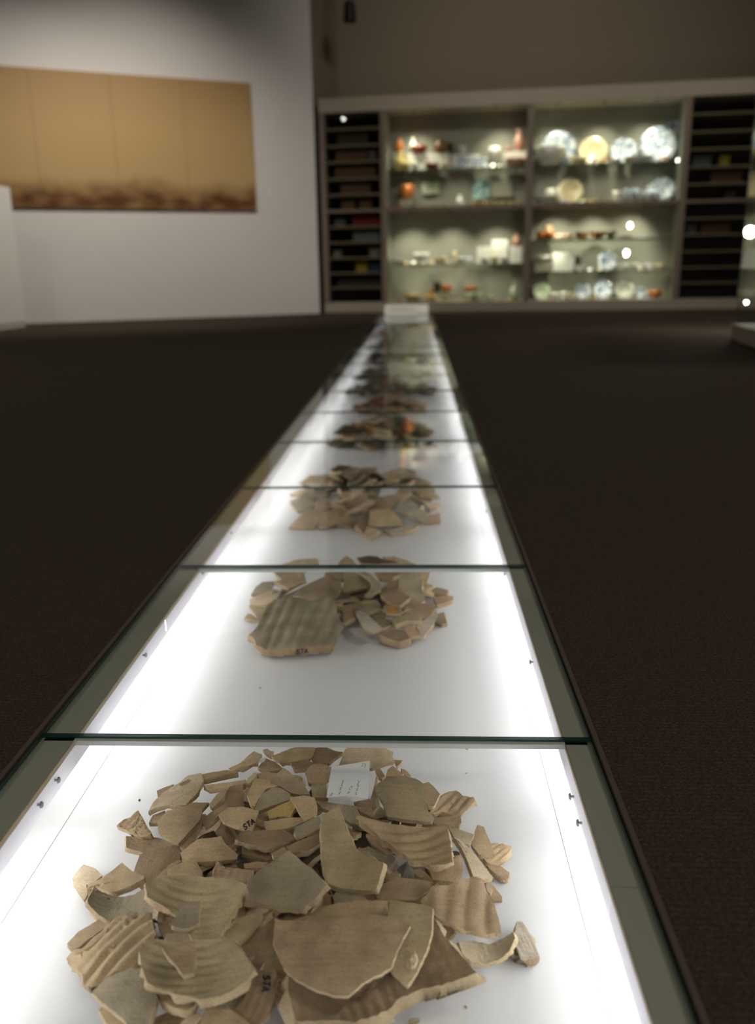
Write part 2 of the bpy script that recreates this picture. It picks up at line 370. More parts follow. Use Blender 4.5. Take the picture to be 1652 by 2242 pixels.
# ------------------------------------------------------------------ potsherds
CROP = {'A': (100, 1880, 4.13), 'B': (400, 1880, 4.13), 'C': (750, 1880, 3.671), 'D': (230, 1620, 4.13), 'E': (500, 1610, 4.13),
        'F': (780, 1620, 4.13), 'G': (520, 1200, 6.354), 'K': (740, 1200, 6.119), 'H': (600, 650, 3.304)}
def toks(txt, crop):
    """'x,y x,y B:x,y' in the frame of a photo crop -> photo pixels"""
    out = []
    for w in txt.split():
        c = crop
        if ':' in w: c, w = w.split(':')
        x, y = w.split(','); ox, oy, s = CROP[c]
        out.append((ox+float(x)/s, oy+float(y)/s))
    return out
def resample(pts, n):
    L = [math.dist(pts[i], pts[(i+1) % len(pts)]) for i in range(len(pts))]; T = sum(L); out = []
    for i, p in enumerate(pts):
        q = pts[(i+1) % len(pts)]; k = max(1, round(L[i]/T*n))
        for j in range(k): out.append((p[0]+(q[0]-p[0])*j/k, p[1]+(q[1]-p[1])*j/k))
    return out
SH_N = [0]
class Surf: pass
def shell_mesh(name, bnd, cxy, S, th, origin, mats, rings=9, smooth_side=False):
    """closed curved slab: outline bnd (xy) under height function S, thickness th along the surface normal"""
    N = len(bnd); e = 0.0008
    def nrm(x, y):
        gx = (S(x+e, y)-S(x-e, y))/(2*e); gy = (S(x, y+e)-S(x, y-e))/(2*e)
        return Vector((-gx, -gy, 1)).normalized()
    top = [(cxy[0], cxy[1])]
    for k in range(1, rings+1):
        t = k/rings; t = t**0.85
        for (x, y) in bnd: top.append((cxy[0]+(x-cxy[0])*t, cxy[1]+(y-cxy[1])*t))
    tv = [Vector((x, y, S(x, y))) for x, y in top]
    # undersurface is a little smaller than the top so that broken edges are bevelled
    bv = []
    for i, (x, y) in enumerate(top):
        q = tv[i] - nrm(x, y)*th
        q.z = max(q.z, ZB+0.0004); bv.append(q)
    for q in tv: q.z = max(q.z, ZB+0.0012)
    f = []; mi = []; sm = []
    def quad(base, flip):
        for j in range(N):
            a = base+1+j; b = base+1+(j+1) % N
            f.append((base, b, a) if flip else (base, a, b)); mi.append(0); sm.append(True)
        for k in range(rings-1):
            for j in range(N):
                a = base+1+k*N+j; b = base+1+k*N+(j+1) % N; c = b+N; d = a+N
                f.append((a, b, c, d) if flip else (a, d, c, b)); mi.append(0); sm.append(True)
    n0 = len(tv); quad(0, False); quad(n0, True)
    V = tv+bv
    # fracture faces with their own vertices and a rough middle line
    b0 = len(V); rim = tv[-N:]; low = bv[-N:]
    cz = sum(rim, Vector())/N
    for j in range(N): V.append(rim[j].copy())
    for j in range(N):
        md = rim[j].lerp(low[j], 0.5); out = (md-cz); out.z = 0
        if out.length > 0: out.normalize()
        md += out*th*(0.05+0.22*noise.noise(rim[j]*160)); V.append(md)
    for j in range(N): V.append(low[j].copy())
    for k in range(2):
        for j in range(N):
            a = b0+k*N+j; b = b0+k*N+(j+1) % N
            f.append((a, a+N, b+N, b)); mi.append(1); sm.append(True)
    # consistent outward winding depends on the direction of the outline
    ar = sum(bnd[i][0]*bnd[(i+1) % N][1]-bnd[(i+1) % N][0]*bnd[i][1] for i in range(N))
    if ar > 0: f = [tuple(reversed(q)) for q in f]
    f = [tuple(reversed(q)) for q in f]
    V = [q-origin for q in V]
    return mesh_obj(name, V, f, mats, None, mi, sm, origin)
HERO = []
def sherd(crop, txt, z, tilt, k, rid, th, mk, label, group, ctr=None, frac=None, lettering=None):
    pts = toks(txt, crop)
    per = sum(math.dist(pts[i], pts[(i+1) % len(pts)]) for i in range(len(pts)))
    n = int(max(26, min(84, per/9)))
    rp = resample(pts, n); SH_N[0] += 1; sd = SH_N[0]*3.7
    amp = min(2.2, per/260)
    rp = [(x+amp*noise.noise(Vector((x*0.11, y*0.11, sd))), y+amp*noise.noise(Vector((x*0.11, y*0.11, sd+50)))) for x, y in rp]
    if ctr: cp = toks(ctr, crop)[0]
    else:
        a = cx = cyy = 0
        for i in range(len(pts)):
            x0, y0 = pts[i]; x1, y1 = pts[(i+1) % len(pts)]; w = x0*y1-x1*y0; a += w; cx += (x0+x1)*w; cyy += (y0+y1)*w
        cp = (cx/(3*a), cyy/(3*a))
    z0 = ZB+z*0.01; c = onz(cp[0], cp[1], z0)
    tx, ty = tilt; k1, k2, ang = k; ca, sa = math.cos(R_(ang)), math.sin(R_(ang))
    S0 = lambda x, y: z0+tx*(x-c.x)+ty*(y-c.y)+0.5*k1*((x-c.x)*ca+(y-c.y)*sa)**2+0.5*k2*(-(x-c.x)*sa+(y-c.y)*ca)**2
    def hit(px, py, S):
        d = ray(px, py); t = (z0-H)/d.z
        for _ in range(14):
            g = EYE.z+t*d.z-S(EYE.x+t*d.x, EYE.y+t*d.y); e = 1e-4
            g2 = EYE.z+(t+e)*d.z-S(EYE.x+(t+e)*d.x, EYE.y+(t+e)*d.y); dd = (g2-g)/e
            if abs(dd) < 0.12: dd = -0.12
            t -= max(-0.03, min(0.03, g/dd))
        return EYE+d*t
    bnd = [hit(x, y, S0) for x, y in rp]
    if rid:
        nr, am, p1, p2 = rid[:4]; bend = rid[4] if len(rid) > 4 else 1.5
        P1 = hit(*toks(p1, crop)[0], S0); P2 = hit(*toks(p2, crop)[0], S0)
        dr = (P2-P1); dr.z = 0; dr.normalize(); wv = Vector((-dr.y, dr.x, 0))
        ext = [(b-c).dot(wv) for b in bnd]; lam = (max(ext)-min(ext))/nr
        def S(x, y):
            dx, dy = x-c.x, y-c.y; s = dx*dr.x+dy*dr.y; w = dx*wv.x+dy*wv.y+bend*s*s+0.0025*noise.noise(Vector((x*22, y*22, sd)))
            q = abs(math.sin(math.pi*w/lam)); wob = 0.75+0.5*noise.noise(Vector((w*90, sd, s*14)))
            return S0(x, y)+am*0.001*(q-0.6)*wob + 0.0005*noise.noise(Vector((x*70, y*70, sd)))
    else:
        S = lambda x, y: S0(x, y)+0.0008*noise.noise(Vector((x*38, y*38, sd)))+0.0004*noise.noise(Vector((x*120, y*120, sd)))
    bx = [(b.x, b.y) for b in bnd]
    rings = 7 if per < 260 else (10 if per < 500 else 16)
    o = shell_mesh('potsherd', bx, (c.x, c.y), S, th*0.001, Vector((c.x, c.y, ZB)), [CL[mk], frac or FRAC], rings)
    tag(o, label, 'potsherd', group)
    if lettering:
        for L in lettering:
            letter(o, L, lambda px, py: hit(px, py, S), crop)
    HERO.append(o); return o
GLY = {'S': [(1, 0.85), (0.6, 1), (0.15, 0.85), (0.1, 0.62), (0.5, 0.5), (0.9, 0.36), (0.85, 0.12), (0.45, 0), (0, 0.12)],
       'T': [(0, 1), (1, 0.98), None, (0.52, 0.98), (0.46, 0)], 'A': [(0, 0), (0.48, 1), (1, 0), None, (0.2, 0.38), (0.82, 0.36)]}
def strokes(text, p0, ux, uy, gap=0.35):
    """stroke polylines of a word: p0 lower left pixel, ux / uy pixel vectors of one letter width / height"""
    out = []; adv = 0.0
    for ch in text:
        cur = []
        for q in GLY[ch]+[None]:
            if q is None:
                if len(cur) > 1: out.append(cur)
                cur = []
            else:
                cur.append((p0[0]+ux[0]*(q[0]+adv)+uy[0]*q[1], p0[1]+ux[1]*(q[0]+adv)+uy[1]*q[1]))
        adv += 1+gap
    return out
def ribbon(polys, hitf, width, lift=0.0006, toward=None):
    V = []; F = []
    for pl in polys:
        P = []
        for a, b in zip(pl[:-1], pl[1:]):
            for j in range(4): P.append((a[0]+(b[0]-a[0])*j/4, a[1]+(b[1]-a[1])*j/4))
        P.append(pl[-1])
        W = [hitf(*q) for q in P]
        W = [w+(EYE-w).normalized()*lift for w in W]
        for i, w in enumerate(W):
            d = (W[min(i+1, len(W)-1)]-W[max(i-1, 0)]); vd = (EYE-w).normalized(); sd = d.cross(vd)
            sd = sd.normalized()*width*0.5 if sd.length > 0 else Vector((width/2, 0, 0))
            V += [w+sd, w-sd]
            if i: b = len(V); F.append((b-4, b-3, b-1, b-2))
    return V, F
def letter(o, L, hitf, crop):
    text, p0, ux, uy, wd_ = L
    V, F = ribbon(strokes(text, p0, ux, uy), hitf, wd_)
    V = [q-o.location for q in V]
    me = mesh_obj('lettering', V, F, M_INK, o); me['label'] = 'handwritten dark ink letters STA'

G1 = 'potsherds of the front heap'
def h1(*a, **k): return sherd(a[0], a[1], a[2]*1.22, a[3], a[4], a[5], a[6], a[7], a[8], G1, **k)
fl = (0, 0, 0)
# --- lower left of the front heap
h1('A', '180,890 350,790 500,680 620,540 700,510 790,515 880,490 940,490 1000,690 920,800 840,900 740,990 640,1030 540,1080 420,1170 345,1165 330,1040 270,1010', 2.6, (0.25, 0.15), (-9, -2, -35), (6, 6.5, '330,1000', '800,520', 2.5), 10, 'tan', 'deeply ribbed tan potsherd standing out at the left edge of the front heap')
h1('A', '410,1210 560,1070 740,1000 860,990 960,1120 1000,1190 1010,1260 960,1400 930,1495 900,1590 790,1560 700,1450 600,1370 480,1270', 3.6, (0.12, 0.15), (-4, -3, 20), None, 9, 'grey', 'smooth grey potsherd at the lower left corner of the front heap')
h1('A', '845,830 920,710 1060,740 1300,745 B:240,735 B:430,725 B:480,760 B:570,890 B:652,1000 B:560,1120 B:440,1200 B:350,1240 B:150,1275 B:0,1235 1200,1230 1000,1170 920,1125 870,1000', 4.9, (0.0, 0.30), (6, 10, 0), (7, 1.9, '900,880', 'B:380,830', -4), 8, 'olive', 'large dished olive potsherd with shallow ribs, left of the front heap')
h1('A', '1050,800 1270,750 1360,810 1340,1030 1240,1055 1170,950 1100,880', 6.6, (-0.02, 0.26), (0, 0, 0), None, 6, 'tan', 'small wedge-shaped flake lying in the dished olive potsherd')
h1('A', '895,220 1010,170 1400,165 B:300,176 B:440,180 B:575,235 B:540,310 B:470,450 B:380,590 B:290,735 1510,735 1330,732 1270,640 1170,520 1040,420 920,350', 4.9, (0.0, 0.34), (8, 9, 0), (8, 2.2, '950,260', 'B:480,300', -4), 8, 'olive', 'large ribbed fan-shaped potsherd left of the middle of the front heap')
h1('A', '1195,400 1390,380 1385,580 1290,635 1210,635 1130,600 1150,550 1190,490', 6.35, (0, 0.3), fl, None, 7, 'grey', 'small square flake lying on the ribbed fan-shaped potsherd')
h1('A', '440,250 480,290 560,320 680,350 800,320 890,270 900,350 960,390 1030,440 1000,560 940,510 880,500 790,520 700,520 620,545 580,565 480,510 385,410 380,370', 2.6, (0.05, 0.35), (22, 2, 10), (9, 0.7, '560,480', '620,330', 0), 7, 'grey', 'curved grey potsherd like a saddle at the left of the front heap')
h1('A', '380,240 560,140 690,35 780,110 890,160 885,185 750,255 600,305 470,260 430,250 370,285', 3.0, (0.15, 0.2), (2, 1, 40), None, 8, 'tan', 'flat kite-shaped potsherd resting above the grey saddle-shaped one')
h1('A', '240,170 340,55 450,90 515,150 440,210 370,260 380,320 350,370 300,310 250,240', 1.5, (0.1, 0.05), (-16, -4, 20), None, 6, 'light', 'pale rounded potsherd farthest left in the front heap')
h1('A', '190,770 300,650 480,550 560,560 560,600 400,720 300,800 220,795', 1.2, (0.1, 0.05), (-3, 0, 40), None, 8, 'brown', 'narrow brown potsherd tucked behind the deeply ribbed one')
h1('A', '395,470 430,460 560,540 480,530 430,510', 0.9, (0, 0), fl, None, 5, 'brown', 'brown sliver under the grey saddle-shaped potsherd')
h1('A', '260,860 420,740 560,620 540,680 420,780 330,840', 1.9, (0.2, 0.2), fl, None, 5, 'brown', 'thin brown sliver along the deeply ribbed potsherd')
h1('A', '995,1200 1170,1230 1400,1260 1340,1340 1270,1380 1150,1350 1050,1290', 3.6, (0, -0.1), (-6, -2, 0), None, 8, 'tan', 'tan potsherd showing under the rim of the dished olive one')
h1('A', '480,1370 520,1330 640,1440 720,1495 760,1560 600,1550 520,1440', 1.2, (0.1, 0.1), fl, None, 8, 'tan', 'tan potsherd under the smooth grey one at the lower left')
h1('A', '950,1480 1000,1430 1100,1390 1250,1350 1400,1400 1380,1480 1350,1590 1000,1600', 2.3, (0.05, 0.15), (-3, 0, 0), (4, 1.2, '960,1500', '1380,1420'), 8, 'brown', 'brown striped potsherd at the bottom edge, right of the smooth grey one')
h1('A', '1220,1480 1290,1420 1390,1385 1405,1430 1350,1500 1330,1580 1200,1580', 3.0, (0.0, 0.2), fl, None, 9, 'light', 'pale chipped lump at the bottom edge of the front heap')
h1('A', '1075,725 1085,680 1200,670 1290,650 1305,735 1100,748', 4.1, (0, 0.25), fl, None, 6, 'grey', 'small grey potsherd wedged between the two large ribbed dishes')
h1('A', '1000,560 1040,440 1120,490 1170,540 1140,600 1240,640 1180,690 1060,690', 3.2, (0.05, 0.2), fl, None, 7, 'brown', 'dark brown potsherd in the gap below the fan-shaped one')
# --- bottom middle
h1('B', '160,1440 225,1320 330,1345 430,1360 560,1450 640,1520 600,1620 160,1600', 3.0, (0.0, 0.25), (-5, -2, 20), None, 9, 'tan', 'tan potsherd at the bottom edge left of the lettered one')
h1('B', '660,1005 825,1000 828,1250 780,1400 720,1500 680,1600 560,1590 520,1440 450,1370 560,1250 600,1150', 2.9, (0.1, 0.25), (-4, 2, 60), (4, 1.6, '560,1440', '740,1080', -3), 9, 'brown', 'ribbed brown potsherd lettered STA near the bottom edge',
   lettering=[('STA', (400+727/4.13, 1880+1055/4.13), (-0.6, 9.3), (15.5, 2.0), 0.0016)])
h1('B', '830,1020 930,1000 925,1130 880,1170 840,1185', 1.8, (0.1, 0.2), fl, None, 7, 'brown', 'small brown potsherd beside the lettered STA one')
h1('B', '500,760 720,500 800,450 870,560 830,830 750,910 650,990 560,850', 2.6, (0.05, 0.2), (10, 4, 60), (6, 0.8, '560,830', '760,560'), 8, 'brown', 'dark hollow potsherd in the gap left of the big smooth one')
h1('B', '340,700 430,590 500,530 720,490 700,540 600,670 510,755 420,725', 3.6, (0.0, 0.3), (-2, 0, 0), None, 8, 'olive', 'narrow olive potsherd above the dark hollow one')
h1('B', '380,610 440,530 490,480 495,530 440,580', 4.2, (0, 0.3), fl, None, 6, 'tan', 'small tan chip right of the ribbed fan-shaped potsherd')
# --- big ribbed base and the smooth shard over it
h1('C', 'B:950,1030 B:955,1200 B:990,1360 B:1020,1470 0,1305 100,1308 240,1270 390,1200 440,1130 600,1060 800,1015 950,965 1075,915 960,790 870,680 780,550 735,480 600,480 300,600 100,800', 3.1, (0.02, 0.22), (3.5, 6, 0), (15, 2.2, '640,820', '760,1000', 3.0), 17, 'brown', 'very large ribbed potsherd with a thick pale broken edge at the bottom', ctr='420,900')
h1('C', 'B:830,545 B:930,560 B:1100,555 B:1250,530 0,455 150,445 350,460 480,488 542,540 490,640 430,760 390,880 250,950 150,1010 90,1070 B:1500,1240 B:1380,1240 B:1200,1185 B:1000,1080 B:920,1000 B:860,880 B:820,760', 6.0, (0.0, 0.30), (-2.0, -2.5, 0), (13, 0.5, '250,900', '300,500', 0), 5, 'brown', 'big smooth brown potsherd with a rounded edge in the middle foreground')
h1('C', '375,325 690,380 722,400 715,600 680,720 600,900 560,970 520,1005 460,960 390,885 380,700 360,500', 5.2, (0.03, 0.36), (5, 0, 15), (4, 0.5, '400,420', '660,430', 0), 8, 'olive', 'long pale olive potsherd with a crusty lump, beside the big smooth one', ctr='530,640')
lump = HERO[-1]
# --- right side
h1('C', '640,310 720,235 900,190 1040,140 1130,170 1160,260 1210,350 1250,470 1275,600 1100,602 1020,575 920,558 860,520 740,465 715,380', 3.2, (-0.12, 0.2), (-2, 3, 30), (4, 3.2, '780,440', '800,240', 2), 6, 'brown', 'broad wavy brown potsherd at the right of the front heap')
h1('C', '740,470 850,520 925,558 895,600 850,640 790,560', 1.6, (-0.1, 0.2), fl, None, 8, 'brown', 'small dark potsherd under the wavy brown one')
h1('C', '930,670 1060,660 1180,690 1290,640 1370,590 1385,640 1340,740 1270,805 1150,845 1040,840 960,760', 1.5, (0.05, 0.3), (26, 2, 10), (9, 1.4, '1050,820', '1010,690', 0), 7, 'grey', 'curved grey ribbed potsherd lying apart at the right')
h1('C', '1395,510 1440,500 1520,620 1585,795 1430,812 1395,720 1380,600', 1.3, (-0.1, 0.1), (-5, 0, 70), (5, 1.6, '1420,560', '1520,780', 0), 12, 'pale', 'wedge-shaped pale potsherd farthest right in the front heap')
h1('C', '1160,190 1210,220 1280,310 1278,325 1200,325 1165,260', 0.9, (-0.1, 0.1), fl, None, 6, 'tan', 'small triangular potsherd right of the wavy brown one')
h1('C', '1140,185 1190,180 1205,240 1185,290 1160,260', 1.3, (-0.1, 0.1), fl, None, 5, 'grey', 'small grey chip between the triangle and the wavy brown potsherd')
h1('F', '880,880 930,900 1050,1010 1150,1130 1238,1245 1150,1262 1060,1250 1000,1080 940,960', 3.0, (-0.35, 0.1), (-2, 0, 0), None, 6, 'light', 'pale pointed potsherd leaning outward at the right of the front heap')
h1('F', '1090,770 1150,785 1200,900 1250,1040 1110,1040 1030,940', 2.2, (-0.1, 0.1), (-16, 0, 0), None, 6, 'tan', 'small blunt cone-shaped potsherd at the right edge of the front heap')
h1('F', '1215,930 1320,940 1405,965 1370,1020 1270,1130 1180,1110 1140,1060 1200,1000', 1.0, (-0.05, 0.1), (8, 0, 40), (4, 1.8, '1180,1080', '1340,980'), 8, 'tan', 'ribbed potsherd under the cone-shaped one at the right edge')
h1('F', '1180,1130 1300,1140 1385,1200 1370,1250 1310,1245 1200,1165', 0.8, (0, 0.05), (-8, 0, 0), None, 7, 'brown', 'brown stick-like potsherd by the pale pointed one')
h1('F', '640,1140 780,1110 860,1080 950,1060 965,1190 880,1285 800,1275 690,1265', 3.2, (-0.1, 0.25), (-5, -3, 0), None, 12, 'tan', 'lumpy tan potsherd with a chipped edge below the shell-shaped one')
h1('F', '0,680 130,720 330,760 560,790 700,785 820,780 850,930 870,1105 800,1135 650,1125 520,1085 420,1030 280,930 120,800 40,725', 4.9, (0.02, 0.32), (5, 12, -25), (6, 2.4, '380,930', '820,850', -4), 8, 'tan', 'shell-shaped ribbed tan potsherd right of the middle of the front heap')
h1('F', '190,400 290,330 420,320 540,350 600,390 610,520 650,640 700,700 690,735 480,728 280,690 240,570 170,470', 5.0, (-0.05, 0.42), (-4, -3, 0), None, 8, 'olive', 'smooth shoulder-shaped olive potsherd right of the paper card')
h1('E', '850,720 1000,635 1040,760 1100,900 1160,1030 1240,1100 1400,1150 1380,1250 1330,1400 1150,1400 1000,1380 900,1330 860,1200 840,1000 835,850', 5.2, (-0.05, 0.45), (17, 4, 15), None, 8, 'olive', 'boot-shaped hollow olive potsherd in the middle of the front heap', ctr='1010,1150')
h1('E', '545,1040 B:1050,0 B:1180,100 B:1295,235 B:1200,360 B:1090,455 B:960,450 B:800,420 B:570,385 B:560,320 B:590,190 B:700,100', 5.2, (0.0, 0.40), (12, 9, 0), (11, 0.6, 'B:700,380', 'B:1200,280', -4), 7, 'grey', 'diamond-shaped hollow grey potsherd left of the boot-shaped one')
# --- upper left
h1('D', '1020,680 1110,610 1250,605 1385,640 1360,740 1330,828 1160,775 1060,735', 4.8, (0, 0.42), (-4, -2, 0), None, 7, 'tan', 'tan potsherd lettered STA in the upper left of the front heap',
   lettering=[('STA', (230+1262/4.13, 1620+815/4.13), (6.0, -4.2), (-4.4, -10.5), 0.0015)])
h1('D', '470,740 560,640 720,600 880,630 860,720 760,830 660,938 560,890 480,830', 3.9, (0.1, 0.2), (-9, -5, 20), None, 7, 'tan', 'rounded lens-shaped tan potsherd in the upper left of the front heap')
h1('D', '670,930 800,800 880,670 910,670 850,800 740,960 690,980', 3.2, (0.1, 0.2), fl, None, 6, 'brown', 'potsherd seen edge-on right of the lens-shaped one')
h1('D', '390,650 430,570 520,480 650,400 750,320 870,300 890,370 820,500 720,590 560,590 450,620', 4.0, (0.1, 0.18), (-10, -2, -50), (4, 0.9, '480,560', '820,380', 0), 7, 'light', 'long pale rounded potsherd on the upper left slope of the front heap')
h1('D', '395,750 430,680 540,640 545,690 460,745', 2.4, (0.1, 0.1), fl, None, 6, 'brown', 'small dark potsherd under the long pale rounded one')
h1('D', '100,780 200,705 300,640 345,720 420,850 345,878 220,835', 2.4, (0.05, 0.25), fl, (6, 3.4, '190,800', '300,670', 0), 7, 'tan', 'striped triangular potsherd at the upper left edge of the front heap')
h1('D', '190,870 330,880 480,880 600,930 690,960 640,1020 500,1055 400,1045 310,1005 190,975', 1.4, (0.0, 0.25), (12, 4, 0), None, 8, 'brown', 'curved brown potsherd below the striped triangular one')
h1('D', '680,1020 830,900 1050,870 1080,930 1200,1040 1190,1080 1000,1095 880,1105 700,1105', 3.6, (0.0, 0.25), (-7, -4, 0), (6, 0.7, '720,1060', '1100,960', 0), 7, 'tan', 'tan hump-shaped potsherd above the ribbed fan-shaped one')
h1('D', '560,1180 640,1130 790,1070 830,1110 880,1200 870,1240 700,1225 570,1225', 3.4, (0.05, 0.2), (-5, 0, 0), None, 8, 'tan', 'small tan potsherd right above the ribbed fan-shaped one')
h1('D', '1010,1090 1080,1150 1240,1170 1340,1180 1290,1270 1130,1250 1000,1240 960,1240', 3.4, (0.05, 0.2), (8, 0, 20), (5, 1.2, '1040,1230', '1060,1140', 0), 6, 'pink', 'small pinkish ribbed potsherd above the ribbed fan-shaped one')
h1('D', '550,1180 560,1140 660,1085 700,1090 600,1160', 2.6, (0, 0.1), fl, None, 6, 'brown', 'brown chip at the edge above the fan-shaped potsherd')
h1('E', '60,940 110,870 250,860 500,850 610,930 480,990 330,1015 180,985', 3.9, (0, 0.25), (7, 4, 0), (4, 0.6, '150,930', '520,900', 0), 8, 'brown', 'brown rim potsherd below the upper lettered STA one')
h1('E', '520,1010 620,960 830,880 838,970 720,1045 560,1055', 4.0, (0, 0.25), (-4, 0, 0), None, 9, 'brown', 'long brown potsherd left of the boot-shaped one')
h1('E', '390,1070 500,1010 560,1060 540,1080 410,1110', 3.7, (0, 0.2), fl, None, 8, 'brown', 'small rough brown potsherd behind the diamond-shaped one')
h1('E', '590,880 600,830 820,730 840,790 740,850 620,910', 5.0, (0, 0.3), fl, None, 8, 'grey', 'dark grey bar-shaped potsherd left of the boot-shaped one')
h1('E', '140,1160 260,1140 360,1150 300,1200 150,1200', 3.4, (0, 0.2), fl, None, 6, 'brown', 'brown strip-like potsherd left of the diamond-shaped one')
h1('E', '550,560 700,545 780,560 800,640 800,720 690,778 640,700 610,640', 5.2, (0, 0.4), (-4, 0, 0), None, 7, 'tan', 'tan potsherd with a notched left edge above the grey bar')
h1('E', '345,690 450,635 560,590 610,640 560,740 480,730 370,752', 4.7, (0, 0.35), (-6, 0, 0), None, 8, 'yellow', 'yellowish potsherd in the upper middle of the front heap')
h1('E', '320,780 480,750 660,740 690,780 560,830 340,870', 4.2, (0, 0.3), fl, None, 7, 'tan', 'tan potsherd under the yellowish one')
h1('E', '240,660 290,540 400,470 480,480 560,530 540,590 380,640 270,680', 5.1, (0, 0.35), (-7, -4, 20), None, 7, 'grey', 'rounded grey-brown potsherd above the yellowish one')
h1('E', '165,540 230,400 250,390 380,410 460,455 340,480 280,560 235,645 200,620', 5.0, (0, 0.35), fl, None, 7, 'tan', 'tan potsherd with a straight rim left of the rounded grey-brown one')
h1('E', '380,430 430,350 500,290 600,370 680,450 735,530 640,535 560,520 480,465', 5.4, (0, 0.4), (-6, 2, 45), None, 7, 'light', 'peaked pale potsherd left of the paper card')
h1('E', '150,430 180,380 240,335 260,350 240,390 180,440', 4.6, (0, 0.3), fl, None, 8, 'light', 'short pale potsherd beside the peaked pale one')
h1('E', '250,350 330,325 430,345 480,330 420,400 380,410 280,385', 4.5, (0, 0.3), fl, None, 6, 'tan', 'narrow tan potsherd behind the peaked pale one')
h1('E', '0,300 100,250 230,145 300,170 250,250 120,300 30,325', 2.5, (0.1, 0.15), (5, 0, 0), (4, 1.6, '40,310', '260,170', 0), 6, 'tan', 'ribbed tan potsherd at the back left rim of the front heap')
h1('E', '265,290 330,200 420,240 500,310 400,325 330,320', 4.0, (0, 0.25), fl, None, 6, 'tan', 'tan potsherd with a white scrap behind the peaked one')
h1('E', '390,190 560,120 680,85 790,65 775,130 745,200 640,240 480,245', 3.4, (0, 0.3), (-3, 0, 0), (7, 0.6, '450,210', '740,110', 0), 7, 'tan', 'streaked tan potsherd at the back rim of the front heap')
h1('E', '745,200 760,120 860,95 960,140 1040,155 980,195 900,250 770,235', 3.2, (0, 0.25), (-4, 0, 0), None, 6, 'brown', 'brown potsherd at the back rim, left of the banded one')
h1('E', '1000,270 1050,130 1150,55 1300,50 1400,110 1490,150 1482,190 1500,235 1300,298 1100,310', 3.7, (-0.05, 0.4), (-5, -3, 0), (5, 1.2, '1180,80', '1400,260', 3), 7, 'light', 'banded pale potsherd at the back rim behind the paper card')
h1('E', '690,340 740,270 830,250 930,290 925,380 840,440 720,430', 4.4, (0, 0.35), (-9, -5, 0), None, 7, 'brown', 'rounded brown potsherd just left of the paper card')
h1('E', '745,430 880,430 895,560 760,560', 4.9, (0, 0.35), fl, None, 7, 'olive', 'square olive potsherd at the left edge of the paper card')
h1('E', '560,240 700,215 780,260 740,300 600,310', 3.9, (0, 0.25), fl, None, 7, 'brown', 'flat brown potsherd behind the peaked pale one')
h1('E', '310,130 350,120 380,140 410,145 390,185 350,165', 2.9, (0, 0.3), (-10, -10, 0), None, 8, 'light', 'small bone-like pale fragment at the back left rim')
h1('D', '465,460 540,430 620,400 570,470 480,510', 3.0, (0, 0.1), fl, None, 6, 'tan', 'small tan potsherd behind the long pale rounded one')
h1('D', '665,400 760,350 860,315 1100,270 1200,290 1000,335 850,365 690,412', 4.3, (0, 0.05), fl, None, 8, 'tan', 'long thin potsherd seen edge-on at the upper left')
h1('D', '890,410 1130,380 1270,360 1260,400 950,440', 4.3, (0, 0.1), fl, None, 8, 'tan', 'second edge-on potsherd below the long thin one')
h1('D', '940,580 1010,490 1100,440 1070,520 970,620', 4.2, (0.1, 0.25), fl, None, 8, 'brown', 'brown block-like potsherd above the upper lettered one')
h1('D', '870,720 960,650 1100,565 1125,610 1020,690 900,790', 3.8, (0.1, 0.3), fl, (4, 0.8, '900,760', '1080,600', 0), 6, 'brown', 'brown potsherd right of the lens-shaped one')
h1('D', '720,600 780,565 935,565 880,625', 3.8, (0, 0.25), fl, None, 6, 'tan', 'tan potsherd above the lens-shaped one')
h1('D', '1050,560 1130,420 1240,400 1260,600 1120,610', 4.0, (0, 0.35), fl, None, 6, 'brown', 'brown upright potsherd behind the upper lettered one')
# --- upper right
h1('F', '600,395 650,380 700,420 755,490 700,600 640,600 610,520', 3.4, (-0.1, 0.25), (5, 0, 0), None, 6, 'brown', 'dark brown potsherd right of the shoulder-shaped one')
h1('F', '660,660 760,500 900,450 960,510 1060,522 1070,545 940,690 850,680 790,650', 1.7, (-0.08, 0.2), (9, 2, 10), (4, 3.4, '720,640', '900,480', 2), 8, 'brown', 'wavy ribbed brown potsherd at the upper right edge')
h1('F', '700,700 940,690 950,740 930,770 700,755', 1.8, (-0.05, 0.15), (-8, 0, 90), None, 8, 'brown', 'brown bar-shaped potsherd at the upper right')
h1('F', '265,325 280,270 330,232 380,280 425,305 400,325', 3.6, (0, 0.3), fl, None, 6, 'tan', 'small pointed tan potsherd behind the shoulder-shaped one')
h1('F', '340,178 415,185 390,220 365,240', 2.9, (0, 0.2), fl, None, 5, 'brown', 'small brown chip at the back right rim')
h1('F', '400,255 440,270 495,325 470,335 420,310', 3.0, (0, 0.2), fl, None, 6, 'tan', 'small tan chip at the back right rim')
h1('F', '170,270 210,250 260,330 230,350 190,330', 4.2, (0, 0.3), fl, None, 6, 'brown', 'small brown potsherd right of the paper card')
h1('F', '150,450 175,330 195,330 180,470 210,580 160,640 130,690 125,560', 4.2, (0.05, 0.3), fl, None, 6, 'light', 'upright pale sliver between card and shoulder-shaped potsherd')
h1('F', '830,785 960,820 1065,860 1025,950 960,930 880,880', 2.6, (-0.1, 0.2), (-6, 0, 0), None, 6, 'grey', 'smooth grey potsherd behind the pale pointed one')
h1('E', '1245,890 1320,900 1400,980 1490,1040 1400,1045 1300,990', 3.7, (0, 0.25), fl, None, 7, 'tan', 'tan sliver under the shell-shaped potsherd')
h1('E', '780,590 1000,620 1160,640 1220,830 1100,790 1000,720 850,660', 4.4, (0, 0.35), (4, 0, 0), None, 7, 'grey', 'flat grey potsherd under the paper card')
h1('E', '1130,600 1280,575 1310,745 1190,690', 4.6, (0, 0.4), fl, None, 6, 'brown', 'brown potsherd under the right corner of the paper card')
